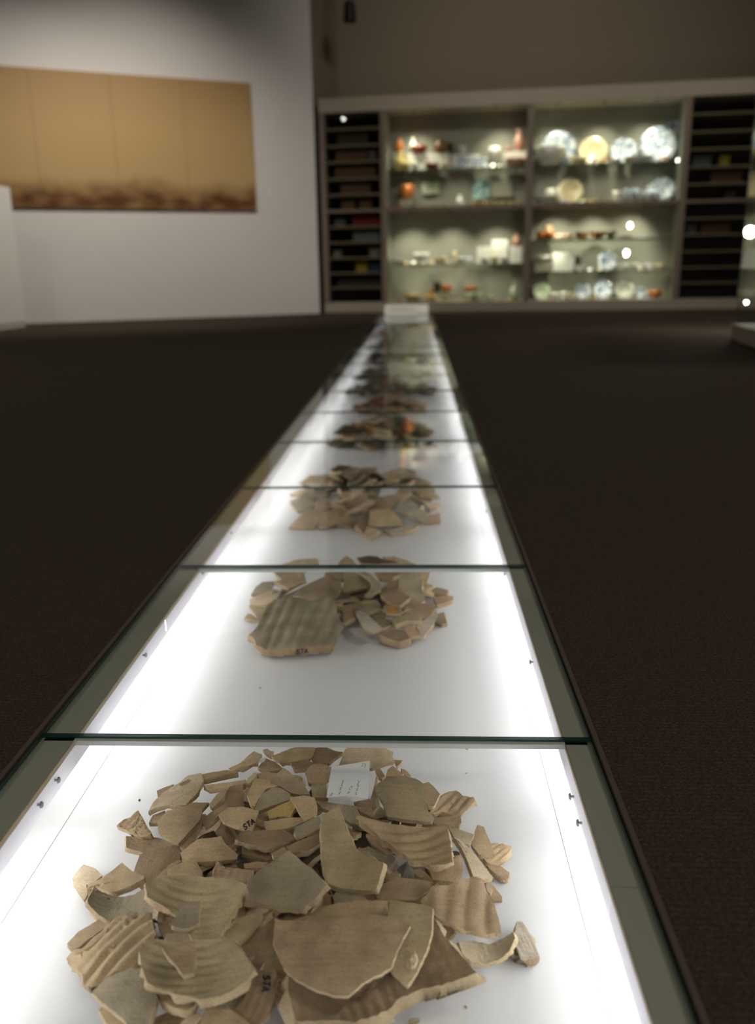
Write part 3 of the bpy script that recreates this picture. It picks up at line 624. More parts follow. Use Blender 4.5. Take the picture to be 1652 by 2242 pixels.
h1('C', '250,230 450,150 640,170 720,192 700,240 600,310 280,310', 3.7, (-0.05, 0.3), (-5, -3, 0), None, 6, 'brown', 'brown potsherd with a pale broken edge above the pale olive one')
h1('C', 'B:1080,555 B:1220,445 B:1400,400 B:1600,375 180,335 370,335 350,400 150,445 B:1300,530', 4.6, (0, 0.25), (-5, 4, 0), (14, 1.1, 'B:1320,520', 'B:1320,430', 0), 9, 'tan', 'long banded rim potsherd behind the big smooth one')
h1('C', '575,110 690,90 700,140 620,150', 3.0, (0, 0.2), fl, None, 6, 'light', 'small pale chip below the shell-shaped potsherd')
h1('C', '330,150 430,100 465,120 380,170', 3.4, (0, 0.2), fl, None, 6, 'tan', 'small tan chip right of the boot-shaped potsherd')
# crusty lump on the olive shard
P = onz(750+550/3.671, 1880+815/3.671, ZB+0.063)
vv = []; ff = []
for i in range(7):
    for j in range(12):
        th_ = math.pi*i/6; ph = 2*math.pi*j/12
        d = Vector((math.sin(th_)*math.cos(ph), math.sin(th_)*math.sin(ph), math.cos(th_)))
        r = 0.0075*(1+0.5*noise.noise(d*2.3))
        vv.append(P+Vector((d.x*r*0.9, d.y*r*1.5, d.z*r*0.6))-lump.location)
ff = [(i*12+j, i*12+(j+1) % 12, (i+1)*12+(j+1) % 12, (i+1)*12+j) for i in range(6) for j in range(12)]
mesh_obj('crust', vv, ff, FRAC, lump)['label'] = 'pale crusty lump'

# --- second heap
G2 = 'potsherds of the second heap'
def h2(*a, **k): return sherd(a[0], a[1], a[2]*1.15, a[3], a[4], a[5], a[6], a[7], a[8], G2, **k)
slab = h2('G', '420,830 520,720 680,675 880,690 1050,740 1130,720 1220,690 1320,690 1370,830 1400,1000 1480,1080 1400,1200 1370,1340 900,1375 400,1415 260,1345 240,1270 150,1200 250,1130 330,1000', 3.6, (-0.02, 0.22), (-1.5, -0.5, 0), (8, 4.2, '560,1350', '800,780', 0), 18, 'grey', 'large ribbed slab lettered STA on its edge, front of the second heap', frac=FRAC2)
# letters on the broken front edge of the slab
bvh = BVHTree.FromPolygons([v.co+slab.location for v in slab.data.vertices], [tuple(q.vertices) for q in slab.data.polygons])
def slab_hit(x, y):
    d = ray(x, y).normalized(); h_ = bvh.ray_cast(EYE, d)
    return h_[0] if h_[0] is not None else onz(x, y, ZB+0.02)
# the broken face starts where the ray leaves the top surface: follow it down from the outline
V, F = ribbon(strokes('STA', (520+815/6.354, 1200+1472/6.354), (7.2, -0.4), (0.6, -10.0), 0.25), slab_hit, 0.0018, 0.0012)
mesh_obj('lettering', [q-slab.location for q in V], F, M_INK, slab)['label'] = 'handwritten dark ink letters STA'
h2('G', '160,720 330,630 620,530 640,560 540,700 400,790 180,785', 2.6, (0.1, 0.15), (-10, 0, 60), None, 8, 'light', 'pale rounded potsherd left of the ribbed slab')
h2('G', '190,640 250,540 350,470 500,460 470,580 330,620', 2.2, (0.1, 0.15), fl, None, 7, 'grey', 'grey potsherd behind the pale rounded one in the second heap')
h2('G', '155,795 420,790 330,990 290,960 230,890', 1.4, (0.1, 0.2), fl, None, 8, 'olive', 'olive potsherd with a pale edge left of the ribbed slab')
h2('G', '90,970 150,905 210,930 300,1005 180,990', 0.8, (0, 0.1), fl, None, 7, 'brown', 'small brown chip at the left edge of the second heap')
h2('G', '490,280 700,265 900,270 860,400 620,440 540,380', 3.0, (0, 0.2), (6, 0, 0), None, 9, 'olive', 'olive bowl-shaped potsherd at the back left of the second heap')
h2('G', '500,470 640,430 850,400 940,470 700,560 620,520', 2.8, (0, 0.2), fl, None, 8, 'brown', 'dark brown potsherd under the white card in the second heap')
h2('G', '770,660 960,510 1130,430 1300,390 1440,440 1445,580 1380,670 1100,700 900,690', 4.0, (-0.02, 0.25), (-5, 0, 0), (6, 1.6, '900,660', '1080,450', 0), 9, 'brown', 'ribbed brown potsherd right behind the ribbed slab')
h2('G', '1190,400 1240,265 1480,255 1500,420 1440,440 1300,395', 3.5, (0, 0.25), fl, None, 8, 'brown', 'brown potsherd right of the folded card in the second heap')
h2('G', '830,285 1000,262 1240,262 1230,430 1050,470 900,490', 3.2, (0, 0.25), fl, None, 8, 'olive', 'olive potsherd under the folded card in the second heap')
h2('K', '80,300 200,290 450,470 330,540 60,605', 3.8, (0, 0.3), (-3, 0, 0), None, 8, 'olive', 'smooth triangular olive potsherd in the middle of the second heap')
h2('K', '230,285 430,345 565,470 560,560 400,655 350,630 490,520 410,400', 4.2, (-0.05, 0.25), fl, None, 7, 'grey', 'angled grey potsherd in the middle of the second heap', ctr='500,480')
h2('K', '490,300 700,275 895,280 860,330 720,400 560,400', 3.6, (0, 0.25), (5, 0, 0), None, 10, 'brown', 'brown bowl-shaped potsherd at the back of the second heap')
h2('K', '900,270 1030,300 1080,440 1130,580 1170,700 1000,750 850,820 830,770 900,640 800,560 820,400', 4.0, (-0.05, 0.3), (-2, -2, 0), None, 9, 'grey', 'large dark grey potsherd at the right of the second heap')
h2('K', '560,620 680,580 780,570 880,600 965,660 830,770 690,735', 4.4, (0, 0.25), (-5, 0, 0), None, 10, 'brown', 'smooth brown potsherd leaning on the dark grey one')
h2('K', '615,770 680,735 770,800 850,865 760,890 660,880', 3.9, (0, 0.25), (-6, 0, 0), None, 7, 'orange', 'small orange potsherd in the second heap')
h2('K', '700,960 780,920 880,900 1120,905 1110,965 900,980 760,1020', 3.3, (0, 0.15), (-5, 0, 0), None, 10, 'olive', 'curved yellowish rim potsherd at the front right of the second heap')
h2('K', '850,880 1000,800 1100,740 1290,740 1310,800 1250,900 1120,950 1000,890', 2.9, (-0.05, 0.25), fl, None, 9, 'brown', 'brown flat potsherd behind the curved rim one')
h2('K', '875,1035 1000,1030 1060,1100 1120,1170 960,1190 900,1120', 2.0, (0, 0.35), fl, None, 9, 'pink', 'greyish pink potsherd at the front right of the second heap')
h2('K', '1040,1040 1150,960 1240,890 1310,800 1322,870 1280,1010 1150,1175 1110,1165', 2.1, (-0.15, 0.2), fl, None, 10, 'pale', 'pale folded potsherd at the right of the second heap')
h2('K', '530,1150 720,1090 870,1100 970,1210 810,1255 660,1210', 1.7, (0, 0.1), fl, None, 15, 'brown', 'thick five-sided potsherd at the front of the second heap')
h2('K', '150,790 190,740 300,820 440,930 600,1085 480,1140 370,1100 260,920', 3.5, (0, 0.25), (-12, 0, -45), None, 8, 'pale', 'pale club-shaped potsherd at the front of the second heap')
h2('K', '250,800 380,740 520,700 560,790 450,840 360,870', 3.4, (0, 0.25), fl, None, 10, 'olive', 'olive potsherd beside the club-shaped one')
h2('K', '50,780 180,800 230,920 80,1000', 3.0, (0, 0.25), fl, None, 10, 'brown', 'brown potsherd between the slab and the club-shaped one')
h2('K', '470,990 560,950 680,960 720,1020 600,1080', 2.7, (0, 0.25), fl, None, 8, 'brown', 'brown oval potsherd right of the club-shaped one')
h2('K', '1120,490 1200,480 1285,505 1170,570', 1.8, (0, 0.15), fl, None, 9, 'olive', 'small olive potsherd at the right rim of the second heap')
h2('K', '1190,590 1310,525 1485,565 1460,600 1330,605', 1.2, (0, 0.1), fl, None, 9, 'brown', 'brown potsherd with a pale corner at the right rim')
h2('K', '1270,660 1400,635 1545,640 1540,700 1320,765', 0.9, (0, 0.1), (-3, 0, 0), None, 9, 'pink', 'flat pinkish potsherd farthest right in the second heap')
h2('K', '1300,880 1420,860 1460,1000 1380,1020 1285,960', 0.9, (0, 0.1), fl, None, 9, 'brown', 'small brown potsherd lying apart at the right of the second heap')
h2('K', '1050,290 1230,290 1210,400 1180,470 1110,460', 2.2, (-0.1, 0.15), fl, None, 8, 'tan', 'tan potsherd behind the dark grey one')
h2('G', '600,235 740,180 860,150 1100,140 1130,180 1120,225', 2.6, (0, 0.2), fl, None, 8, 'olive', 'flat olive potsherd on the far rim of the second heap')
h2('K', '0,200 60,140 110,100 200,160 240,225', 2.6, (0, 0.2), fl, None, 8, 'tan', 'pointed tan potsherd on the far rim of the second heap')
h2('K', '250,130 420,100 520,110 600,150 860,200 480,215 300,190', 2.7, (0, 0.2), (-5, 0, 0), None, 7, 'dark', 'long dark potsherd on the far rim of the second heap')
h2('K', '590,110 750,110 880,150 1055,222 860,200 700,150', 2.4, (-0.05, 0.15), fl, None, 7, 'tan', 'long tan potsherd on the far right rim of the second heap')
# --- third heap
rz3 = random.Random(8)
G3 = 'potsherds of the third heap'
def h3(*a, **k): return sherd(a[0], a[1], a[2]*1.2, a[3], a[4], a[5], a[6], a[7], a[8], G3, **k)
for t_, z_, tl, mk, lb in (
  ('100,1670 230,1540 300,1530 335,1610 290,1680', 1.6, (0.1, 0.2), 'tan', 'fan-shaped tan potsherd at the front left of the third heap'),
  ('320,1670 330,1560 500,1530 590,1640 580,1675 450,1635', 1.9, (0, 0.2), 'tan', 'broad arched tan potsherd at the front of the third heap'),
  ('680,1640 700,1540 840,1530 940,1640 780,1645', 2.2, (0, 0.25), 'tan', 'four-sided tan potsherd at the front right of the third heap'),
  ('590,1700 680,1655 765,1690 690,1745', 1.0, (0, 0.15), 'light', 'small pale potsherd at the very front of the third heap'),
  ('760,1690 850,1700 1060,1640 1000,1690 850,1725', 0.9, (0, 0.1), 'light', 'long pale sliver at the front right of the third heap'),
  ('110,1480 200,1440 275,1470 290,1520 170,1550', 2.0, (0.1, 0.2), 'grey', 'grey potsherd at the left edge of the third heap'),
  ('480,1530 490,1410 640,1400 690,1470 640,1520', 3.4, (0, 0.3), 'brown', 'round brown potsherd in the middle of the third heap'),
  ('300,1520 310,1460 460,1510 400,1530', 2.8, (0, 0.25), 'tan', 'tan triangular potsherd left of the round brown one'),
  ('510,1560 700,1460 745,1480 640,1530', 3.2, (0, 0.25), 'light', 'pale edge-on potsherd below the round brown one'),
  ('690,1560 800,1450 960,1380 985,1420 850,1530', 3.2, (0, 0.25), 'tan', 'long tan potsherd leaning across the third heap'),
  ('920,1490 980,1460 1100,1570 1080,1620 920,1550', 2.6, (-0.05, 0.25), 'pale', 'pale greyish potsherd at the right of the third heap'),
  ('1095,1580 1200,1565 1205,1630 1090,1635', 1.2, (0, 0.15), 'pink', 'pinkish square potsherd at the right front of the third heap'),
  ('1080,1490 1200,1490 1205,1510 1130,1540', 1.4, (0, 0.15), 'light', 'small pale potsherd at the right rim of the third heap'),
  ('180,1345 260,1290 400,1285 520,1300 545,1350', 3.0, (0, 0.25), 'brown', 'flat brown potsherd on the left shoulder of the third heap'),
  ('555,1330 640,1250 745,1260 745,1335', 3.6, (0, 0.3), 'brown', 'square brown potsherd at the top of the third heap'),
  ('800,1270 900,1265 955,1350 800,1350', 3.6, (0, 0.3), 'tan', 'tan potsherd at the top right of the third heap'),
  ('955,1290 1040,1300 1120,1350 1010,1355', 3.0, (0, 0.25), 'light', 'pale potsherd on the right shoulder of the third heap'),
  ('585,1650 620,1560 700,1540 695,1650 640,1705', 1.5, (0, 0.15), 'brown', 'brown potsherd in the front gap of the third heap'),
  ('110,1430 180,1400 290,1390 250,1450', 2.4, (0.1, 0.2), 'tan', 'tan potsherd on the left slope of the third heap'),
  ):
    tl = (tl[0]+rz3.uniform(-0.22, 0.22), tl[1]+rz3.uniform(-0.12, 0.2))
    h3('H', t_, z_, tl, (-4, 0, 0), None, 8, mk, lb)

# --- fillers: smaller sherds wedged in the heaps (shared meshes, own objects)
rf = random.Random(77)
UNIT = []
for i in range(26):
    nn = rf.randint(5, 7); an = sorted([(2*math.pi*j/nn)+rf.uniform(-0.35, 0.35) for j in range(nn)])
    asp = rf.uniform(0.5, 0.95)
    pl = [(math.cos(t)*rf.uniform(0.38, 0.6), math.sin(t)*rf.uniform(0.38, 0.6)*asp) for t in an]
    pl = resample(pl, 26); pl = [(x+0.03*noise.noise(Vector((x*6, y*6, i))), y+0.03*noise.noise(Vector((x*6, y*6, i+40)))) for x, y in pl]
    L = 0.052; pl = [(x*L, y*L) for x, y in pl]
    kk = rf.choice([-1, 1])*rf.uniform(4, 14); aa = rf.uniform(0, 3.14); ca_, sa_ = math.cos(aa), math.sin(aa)
    ridg = rf.random() < 0.45; lam = rf.uniform(0.006, 0.010)
    def Sf(x, y, kk=kk, ca_=ca_, sa_=sa_, ridg=ridg, lam=lam):
        u = x*ca_+y*sa_; r = kk*0.5*u*u+0.5
        if ridg: r += 0.0012*abs(math.sin(math.pi*u/lam))
        return r
    o = shell_mesh('potsherd', pl, (0, 0), Sf, rf.uniform(0.005, 0.008), Vector((0, 0, 0.5)), [CL['tan'], FRAC], 4)
    UNIT.append(o.data); bpy.data.objects.remove(o)
def foot(pxl, pxr, pyf, pyn, zc=0.0):
    """ellipse on the trough floor from photo extents"""
    ym = (pyf+pyn)/2; A = onz((pxl+pxr)/2, pyf, ZB+zc); B = onz((pxl+pxr)/2, pyn, ZB)
    yc = (A.y+B.y)/2; ry = (A.y-B.y)/2
    d = onz(pxl, 0.45*pyf+0.55*pyn, ZB+0.01); e = onz(pxr, 0.45*pyf+0.55*pyn, ZB+0.01)
    return (d.x+e.x)/2, yc, (e.x-d.x)/2, ry
def filler(n, ft, hmax, keys, label, group, smin, smax, cap=0.62, seed=1, rmax=0.92):
    r = random.Random(seed); cx, cyy, rx, ry = ft; out = []
    for i in range(n):
        t = r.uniform(0, 2*math.pi); q = rmax*math.sqrt((i+0.5)/n)
        x = cx+rx*q*math.cos(t); y = cyy+ry*q*math.sin(t)
        hh = hmax*(1-q*q)**0.8
        o = bpy.data.objects.new('potsherd', r.choice(UNIT)); COL.objects.link(o)
        z = ZB+0.010+hh*r.uniform(0.15, cap)
        o.location = (x, y, z); sc = r.uniform(smin, smax); o.scale = (sc, sc, min(1.25, sc))
        til = 0.35 if q > 0.8 else 0.62
        o.rotation_euler = (r.uniform(-til, til)+0.1, r.uniform(-til, til), r.uniform(0, 6.28))
        s = o.material_slots[0]; s.link = 'OBJECT'; s.material = CL[r.choice(keys)]
        tag(o, label, 'potsherd', group); out.append(o)
    return out
k1 = ['tan', 'brown', 'brown', 'olive', 'grey', 'dark']
F1 = foot(215, 1120, 1690, 2330)
filler(40, F1, 0.055, k1, 'small buff potsherd wedged low among the larger ones of the front heap', 'small potsherds filling the front heap', 0.8, 1.5, 0.5, 3, 0.86)
filler(24, F1, 0.050, ['brown', 'dark', 'brown', 'tan'], 'small buff potsherd wedged low among the larger ones of the front heap', 'small potsherds filling the front heap', 1.1, 1.8, 0.45, 13, 0.62)  # extra sherds in darker clay added low, standing in for shaded gaps
F2 = foot(580, 960, 1255, 1400, 0.01)
filler(28, F2, 0.045, k1+['light'], 'small potsherd wedged between the larger ones of the second heap', 'small potsherds filling the second heap', 0.6, 1.2, 0.6, 4, 0.9)
filler(12, F2, 0.045, ['dark', 'brown', 'dark'], 'small potsherd wedged between the larger ones of the second heap', 'small potsherds filling the second heap', 1.0, 1.5, 0.4, 14, 0.6)  # darker clay put in the middle gaps to imitate deep shade
F3 = foot(645, 955, 1030, 1160, 0.012)
filler(46, F3, 0.080, ['tan', 'brown', 'brown', 'grey', 'dark', 'dark', 'light'], 'small buff potsherd wedged between the larger ones of the third heap', 'small potsherds filling the third heap', 0.9, 1.75, 0.9, 5, 0.93)
filler(14, F3, 0.06, ['dark', 'brown', 'brown'], 'small buff potsherd wedged between the larger ones of the third heap', 'small potsherds filling the third heap', 1.3, 2.0, 0.5, 15, 0.6)  # added dark sherds that put shade into the bare gaps by colour
F4 = foot(722, 944, 928, 988, 0.03)
def heap(ft, hmax, keys, n, label, seed):
    """a far heap whose pieces nobody could count: one mesh"""
    r = random.Random(seed); cx, cyy, rx, ry = ft; b = MB(); mats = [CL[k] for k in keys]
    for i in range(n):
        t = r.uniform(0, 2*math.pi); q = math.sqrt((i+0.5)/n); me = r.choice(UNIT)
        sc = r.uniform(0.8, 1.7)
        Mx = Matrix.Translation((rx*q*math.cos(t), ry*q*math.sin(t), 0.008+hmax*(1-q*q)**0.8*r.uniform(0.3, 0.95))) @ Matrix.Rotation(r.uniform(0, 6.28), 4, 'Z') @ Matrix.Rotation(r.uniform(-0.5, 0.5), 4, 'X') @ Matrix.Scale(sc, 4)
        b.add([Mx @ v.co for v in me.vertices], [tuple(p.vertices) for p in me.polygons], r.randrange(len(mats)), True)
    o = b.build('potsherd_heap', mats, loc=(cx, cyy, ZB))
    tag(o, label, 'potsherd heap', 'far heaps in the floor case', 'stuff')
heap(F4, 0.10, ['dark', 'dark', 'dark', 'brown', 'dark', 'orange', 'olive'], 120, 'dark olive brown heap of potsherds, fourth from the front', 20)
heap(foot(770, 925, 884, 910, 0.02), 0.075, ['dark', 'dark', 'red', 'brown', 'orange'], 90, 'reddish brown heap of potsherds just beyond the dark olive one', 21)
heap(foot(758, 955, 843, 870, 0.02), 0.08, ['dark', 'pink', 'grey', 'dark', 'red'], 110, 'grey and pink speckled heap of potsherds, sixth from the front', 22)
heap(foot(782, 940, 812, 834, 0.02), 0.08, ['dark', 'dark', 'grey'], 100, 'dark grey heap of potsherds, seventh from the front', 23)
heap(foot(790, 938, 778, 798, 0.02), 0.09, ['dark', 'dark', 'red'], 60, 'blackish heap of potsherds, eighth from the front', 24)
heap(foot(798, 938, 752, 768, 0.02), 0.09, ['dark', 'brown', 'orange'], 60, 'brownish heap of potsherds, ninth from the front', 25)
heap(foot(806, 936, 728, 742, 0.02), 0.09, ['orange', 'brown', 'dark'], 60, 'orange brown heap of potsherds farthest from the viewer', 26)

# --- paper cards
def card(crop, txt, z, tilt, label, group, scrib=None, sag=(3, 2, 20)):
    pts = toks(txt, crop); n = 40; rp = resample(pts, n); cp = (sum(p[0] for p in pts)/len(pts), sum(p[1] for p in pts)/len(pts))
    z0 = ZB+z*0.01; c = onz(*cp, z0); tx, ty = tilt; k1_, k2_, an = sag; ca_, sa_ = math.cos(R_(an)), math.sin(R_(an))
    S = lambda x, y: z0+tx*(x-c.x)+ty*(y-c.y)+0.5*k1_*((x-c.x)*ca_+(y-c.y)*sa_)**2-0.5*k2_*(-(x-c.x)*sa_+(y-c.y)*ca_)**2
    def hit(px, py):
        d = ray(px, py); t = (z0-H)/d.z
        for _ in range(14):
            g = EYE.z+t*d.z-S(EYE.x+t*d.x, EYE.y+t*d.y); e = 1e-4
            g2 = EYE.z+(t+e)*d.z-S(EYE.x+(t+e)*d.x, EYE.y+(t+e)*d.y); t -= g/min(-0.1, (g2-g)/e)
        return EYE+d*t
    b = [hit(*q) for q in rp]
    o = shell_mesh('paper_card', [(q.x, q.y) for q in b], (c.x, c.y), S, 0.0005, Vector((c.x, c.y, ZB)), [M_PAPER, M_PAPER], 8)
    tag(o, label, 'paper card', group)
    if scrib:
        rs = random.Random(9); polys = []
        for (x0, y0, x1, y1, hgt) in scrib:
            ox, oy, s = CROP[crop]; p0 = Vector((ox+x0/s, oy+y0/s)); p1 = Vector((ox+x1/s, oy+y1/s)); d = p1-p0; nn = max(4, int(d.length/2.2))
            pn = Vector((-d.y, d.x)).normalized(); pl = []
            for i in range(nn+1):
                q = p0+d*i/nn+pn*(hgt/s*(0.5 if i % 2 else -0.5)*rs.uniform(0.15, 1.1))
                pl.append((q.x, q.y))
                if rs.random() < 0.25 and len(pl) > 2: polys.append(pl); pl = []
            if len(pl) > 1: polys.append(pl)
        V, F = ribbon(polys, hit, 0.0004, 0.0006)
        mesh_obj('handwriting', [q-o.location for q in V], F, M_INK, o)
    return o
GC = 'paper cards lying on the heaps'
card('E', '885,562 905,430 932,285 1100,258 1278,228 1270,420 1258,578 1150,556 1055,545 960,556', 7.5, (-0.05, 0.34), 'white paper card with faint handwriting on top of the front heap', GC,
     scrib=[(1000, 535, 1035, 405, 26), (1075, 530, 1125, 450, 28), (1148, 540, 1180, 400, 22), (1205, 285, 1215, 250, 18), (1232, 292, 1240, 252, 18), (918, 545, 945, 520, 14)])
fc = card('G', '960,490 930,360 1060,280 1235,280 1200,390 1000,485', 6.8, (0, 0.3), 'folded white paper card on the second heap behind the slab', GC, sag=(0, 0, 0))
fd = card('G', '635,655 800,560 960,480 1000,480 980,500 820,585', 6.6, (0, 0.1), 'x', GC, sag=(0, 0, 0))
for k_ in ('label', 'category', 'group'): del fd[k_]
fd.name = 'folded_flap'; fd.location = fd.location-fc.location; fd.parent = fc
card('H', '755,1445 775,1385 895,1365 880,1425', 7.6, (0, 0.3), 'small white paper card on the third heap', GC, sag=(0, 0, 0))
card('E', '272,245 290,208 345,195 318,240', 5.3, (0, 0.3), 'tiny white paper scrap at the back left of the front heap', GC, sag=(0, 0, 0))
# --- crumbs lying loose on the trough floor
for i, (px, py) in enumerate(((940, 1637), (1012, 1636), (1021, 1641), (1020, 1694), (1020, 2206), (905, 2238), (305, 1753), (570, 1507))):
    o = bpy.data.objects.new('pottery_crumb', UNIT[i]); COL.objects.link(o); P = onz(px, py, ZB)
    o.location = (P.x, P.y, ZB+0.0012); o.scale = (0.09, 0.06, 0.12) if i != 5 else (0.2, 0.16, 0.2); o.rotation_euler = (0, 0, i*1.3)
    s = o.material_slots[0]; s.link = 'OBJECT'; s.material = CL['light' if i < 6 else 'dark']
    tag(o, 'tiny pottery crumb lying loose on the white trough floor', 'crumb', 'crumbs on the trough floor')

# ------------------------------------------------------------------ picture on the left wall
m, n, out = nt('sepia_print'); p = n.nodes.new('ShaderNodeBsdfPrincipled'); p.inputs['Roughness'].default_value = 0.55; p.inputs['Specular IOR Level'].default_value = 0.3
tc = n.nodes.new('ShaderNodeTexCoord'); sp = n.nodes.new('ShaderNodeSeparateXYZ'); n.links.new(tc.outputs['Object'], sp.inputs[0])
def mth(op, a, b=None, c=None):
    q = n.nodes.new('ShaderNodeMath'); q.operation = op
    for i, v_ in enumerate((a, b, c)):
        if v_ is None: continue
        if isinstance(v_, (int, float)): q.inputs[i].default_value = v_
        else: n.links.new(v_, q.inputs[i])
    return q.outputs[0]
def nz(sx, sz, det=4):
    mp = n.nodes.new('ShaderNodeMapping'); mp.inputs['Scale'].default_value = (sx, 1, sz); n.links.new(tc.outputs['Object'], mp.inputs['Vector'])
    t = n.nodes.new('ShaderNodeTexNoise'); t.inputs['Scale'].default_value = 1; t.inputs['Detail'].default_value = det; n.links.new(mp.outputs[0], t.inputs['Vector']); return t.outputs['Fac']
ZP0, ZP1 = 1.3698, 2.9287
PH = ZP1-ZP0
hz = mth('DIVIDE', mth('SUBTRACT', sp.outputs['Z'], ZP0), PH)         # 0 at the foot, 1 at the top of the picture
hgt = mth('ADD', mth('MULTIPLY', nz(1.3, 0.0, 5), 0.34), -0.04)        # uneven ground line
grd = n.nodes.new('ShaderNodeMapRange'); grd.inputs[1].default_value = -0.05; grd.inputs[2].default_value = 0.10; grd.inputs[3].default_value = 1; grd.inputs[4].default_value = 0
n.links.new(mth('SUBTRACT', hz, hgt), grd.inputs[0])
gm = mth('MULTIPLY', grd.outputs[0], mth('ADD', mth('MULTIPLY', nz(3.2, 7, 6), 2.4), -0.35))
sky = n.nodes.new('ShaderNodeValToRGB'); cr = sky.color_ramp
cr.elements[0].position = 0.0; cr.elements[0].color = (*lin((164, 130, 82)), 1); cr.elements[1].position = 1.0; cr.elements[1].color = (*lin((152, 122, 80)), 1)
e = cr.elements.new(0.25); e.color = (*lin((174, 146, 100)), 1); e = cr.elements.new(0.6); e.color = (*lin((172, 142, 96)), 1)
n.links.new(hz, sky.inputs[0])
mx = n.nodes.new('ShaderNodeMix'); mx.data_type = 'RGBA'; n.links.new(gm, mx.inputs[0]); n.links.new(sky.outputs[0], mx.inputs[6]); mx.inputs[7].default_value = (*lin((88, 52, 18)), 1); mx.clamp_factor = True
n.links.new(mx.outputs[2], p.inputs['Base Color']); n.links.new(p.outputs[0], out.inputs[0]); M_PRINT = m
pic = empty('wall_picture', WO, WA)
tag(pic, 'wide sepia landscape picture in joined panels on the white left wall', 'picture')
ws = [wall(-330, 300)[0], wall(-120, 300)[0], wall(76, 300)[0], wall(249, 300)[0], wall(404, 300)[0], wall(552, 300)[0]]
for a, b in zip(ws[:-1], ws[1:]):
    MB().box(a+0.002, b-0.002, -0.035, -0.001, ZP0, ZP1, 0, 0.002).build('picture_panel', M_PRINT, pic)
s_, z_ = wall(583, 420)
wl = MB().box(s_-0.05, s_+0.05, -0.006, -0.001, z_-0.03, z_+0.03, 0, 0.001).build('wall_label', M_PAPER, None, WO); wl.rotation_euler = (0, 0, WA)
for i in range(3):
    MB().box(s_-0.04, s_+0.03-0.01*i, -0.0068, -0.0058, z_+0.012-0.014*i, z_+0.017-0.014*i).build('text_line', M_INK, wl)
tag(wl, 'small white wall label right of the sepia picture', 'label')

# ------------------------------------------------------------------ built-in cabinet on the back wall
CZT, CZF, CZM, CZP = 2.819, 2.634, 1.381, 0.141
CD = 0.50
DV = [0.840, 2.815, 4.799]
SR = 5.72
cb = empty('display_cabinet', CO, CA)
tag(cb, 'long built-in cabinet with two lit glass bays and dark shelf bays', 'display cabinet')
MB().box(-0.03, SR+0.6, -0.012, CD+0.42, CZF, CZT, 0, 0.006).build('fascia', M_CABF, cb)
MB().box(-0.03, SR+0.6, 0.0, CD, 0.0, CZP, 0, 0.004).build('plinth', M_CABF, cb)
edges = [0.0, 0.045, DV[0]-0.032, DV[0]+0.032, DV[1]-0.032, DV[1]+0.032, DV[2]-0.032, DV[2]+0.032, SR-0.03, SR+0.03]
for a, b in ((-0.03, 0.045), (DV[0]-0.032, DV[0]+0.032), (DV[1]-0.032, DV[1]+0.032), (DV[2]-0.032, DV[2]+0.032), (SR-0.03, SR+0.6)):
    MB().box(a, b, -0.008, CD, CZP, CZF, 0, 0.004).build('upright', M_UPR, cb)
bays = [(0.045, DV[0]-0.032), (DV[0]+0.032, DV[1]-0.032), (DV[1]+0.032, DV[2]-0.032), (DV[2]+0.032, SR-0.03)]
for i, (a, b) in enumerate(bays):
    lit = i in (1, 2)
    MB().box(a, b, CD-0.02, CD, CZP, CZF).build('back_panel', M_CABB if lit else M_CABD, cb)
    for q0, q1 in ((a, a+0.012), (b-0.012, b)): MB().box(q0, q1, 0.012, CD-0.02, CZP, CZF).build('side_panel', M_CABB if lit else M_CABD, cb)
    MB().box(a, b, -0.006, CD-0.02, CZM-0.022, CZM+0.022 if lit else CZM+0.012).build('middle_rail', M_UPR, cb)
    for z0, z1 in ((CZP, CZM-0.024), (CZM+0.024, CZF)):
        MB().box(a+0.002, b-0.002, 0.004, 0.010, z0+0.002, z1-0.002).build('glass_front', M_GLASS2, cb)
shz1 = [cab(720, y)[1] for y in (283.6, 320.5, 356, 393, 428)]+[cab(720, y)[1] for y in (498, 532, 566, 599, 631)]
for i in (0, 3):
    a, b = bays[i]
    for z in shz1: MB().box(a+0.012, b-0.012, 0.015, CD-0.02, z-0.011, z+0.011).build('shelf', M_SHELF, cb)
GT = 0.010
Z21 = cab(1000, 369)[1]; Z23 = cab(1000, 579)[1]; Z31 = cab(1320, 357)[1]; Z33 = cab(1320, 523)[1]; Z34 = cab(1320, 594)[1]
for (a, b), zs in ((bays[1], (Z21, Z23)), (bays[2], (Z31, Z33, Z34))):
    for z in zs:
        o = MB().box(a+0.014, b-0.014, 0.03, CD-0.03, z-GT/2, z+GT/2).build('glass_shelf', [M_GLASS2, M_GEDGE2], cb)
        for pl in o.data.polygons: pl.material_index = 0 if abs(pl.normal.z) > 0.5 else 1
# lamps inside the cabinet
def cspot(s, z, ts, td, tz, watts, ang=95):
    b = MB().tube((s, 0.050, z), (s, 0.050, z-0.022), 0.014, 0.018, 12).build('cabinet_lamp', M_BLACK, cb)
    l = bpy.data.lights.new('cabinet_light', 'SPOT'); l.energy = watts; l.spot_size = R_(ang); l.spot_blend = 0.9; l.color = (1.0, 0.96, 0.75); l.shadow_soft_size = 0.025
    o = bpy.data.objects.new('cabinet_light', l); COL.objects.link(o); o.parent = cb; o.location = (s, 0.050, z-0.03)
    o.rotation_euler = (Vector((ts, td, tz))-Vector((s, 0.050, z))).to_track_quat('-Z', 'Y').to_euler()
for s, ts in ((1.25, 1.25), (2.35, 2.45)): cspot(s, CZF, ts, 0.33, Z21, 44)
for s, ts in ((1.2, 1.2), (1.75, 1.75), (2.35, 2.4)): cspot(s, CZM-0.024, ts, 0.35, Z23, 32)
for s, ts in ((3.15, 3.15), (3.75, 3.75), (4.4, 4.3)): cspot(s, CZF, ts, 0.33, Z31, 42)
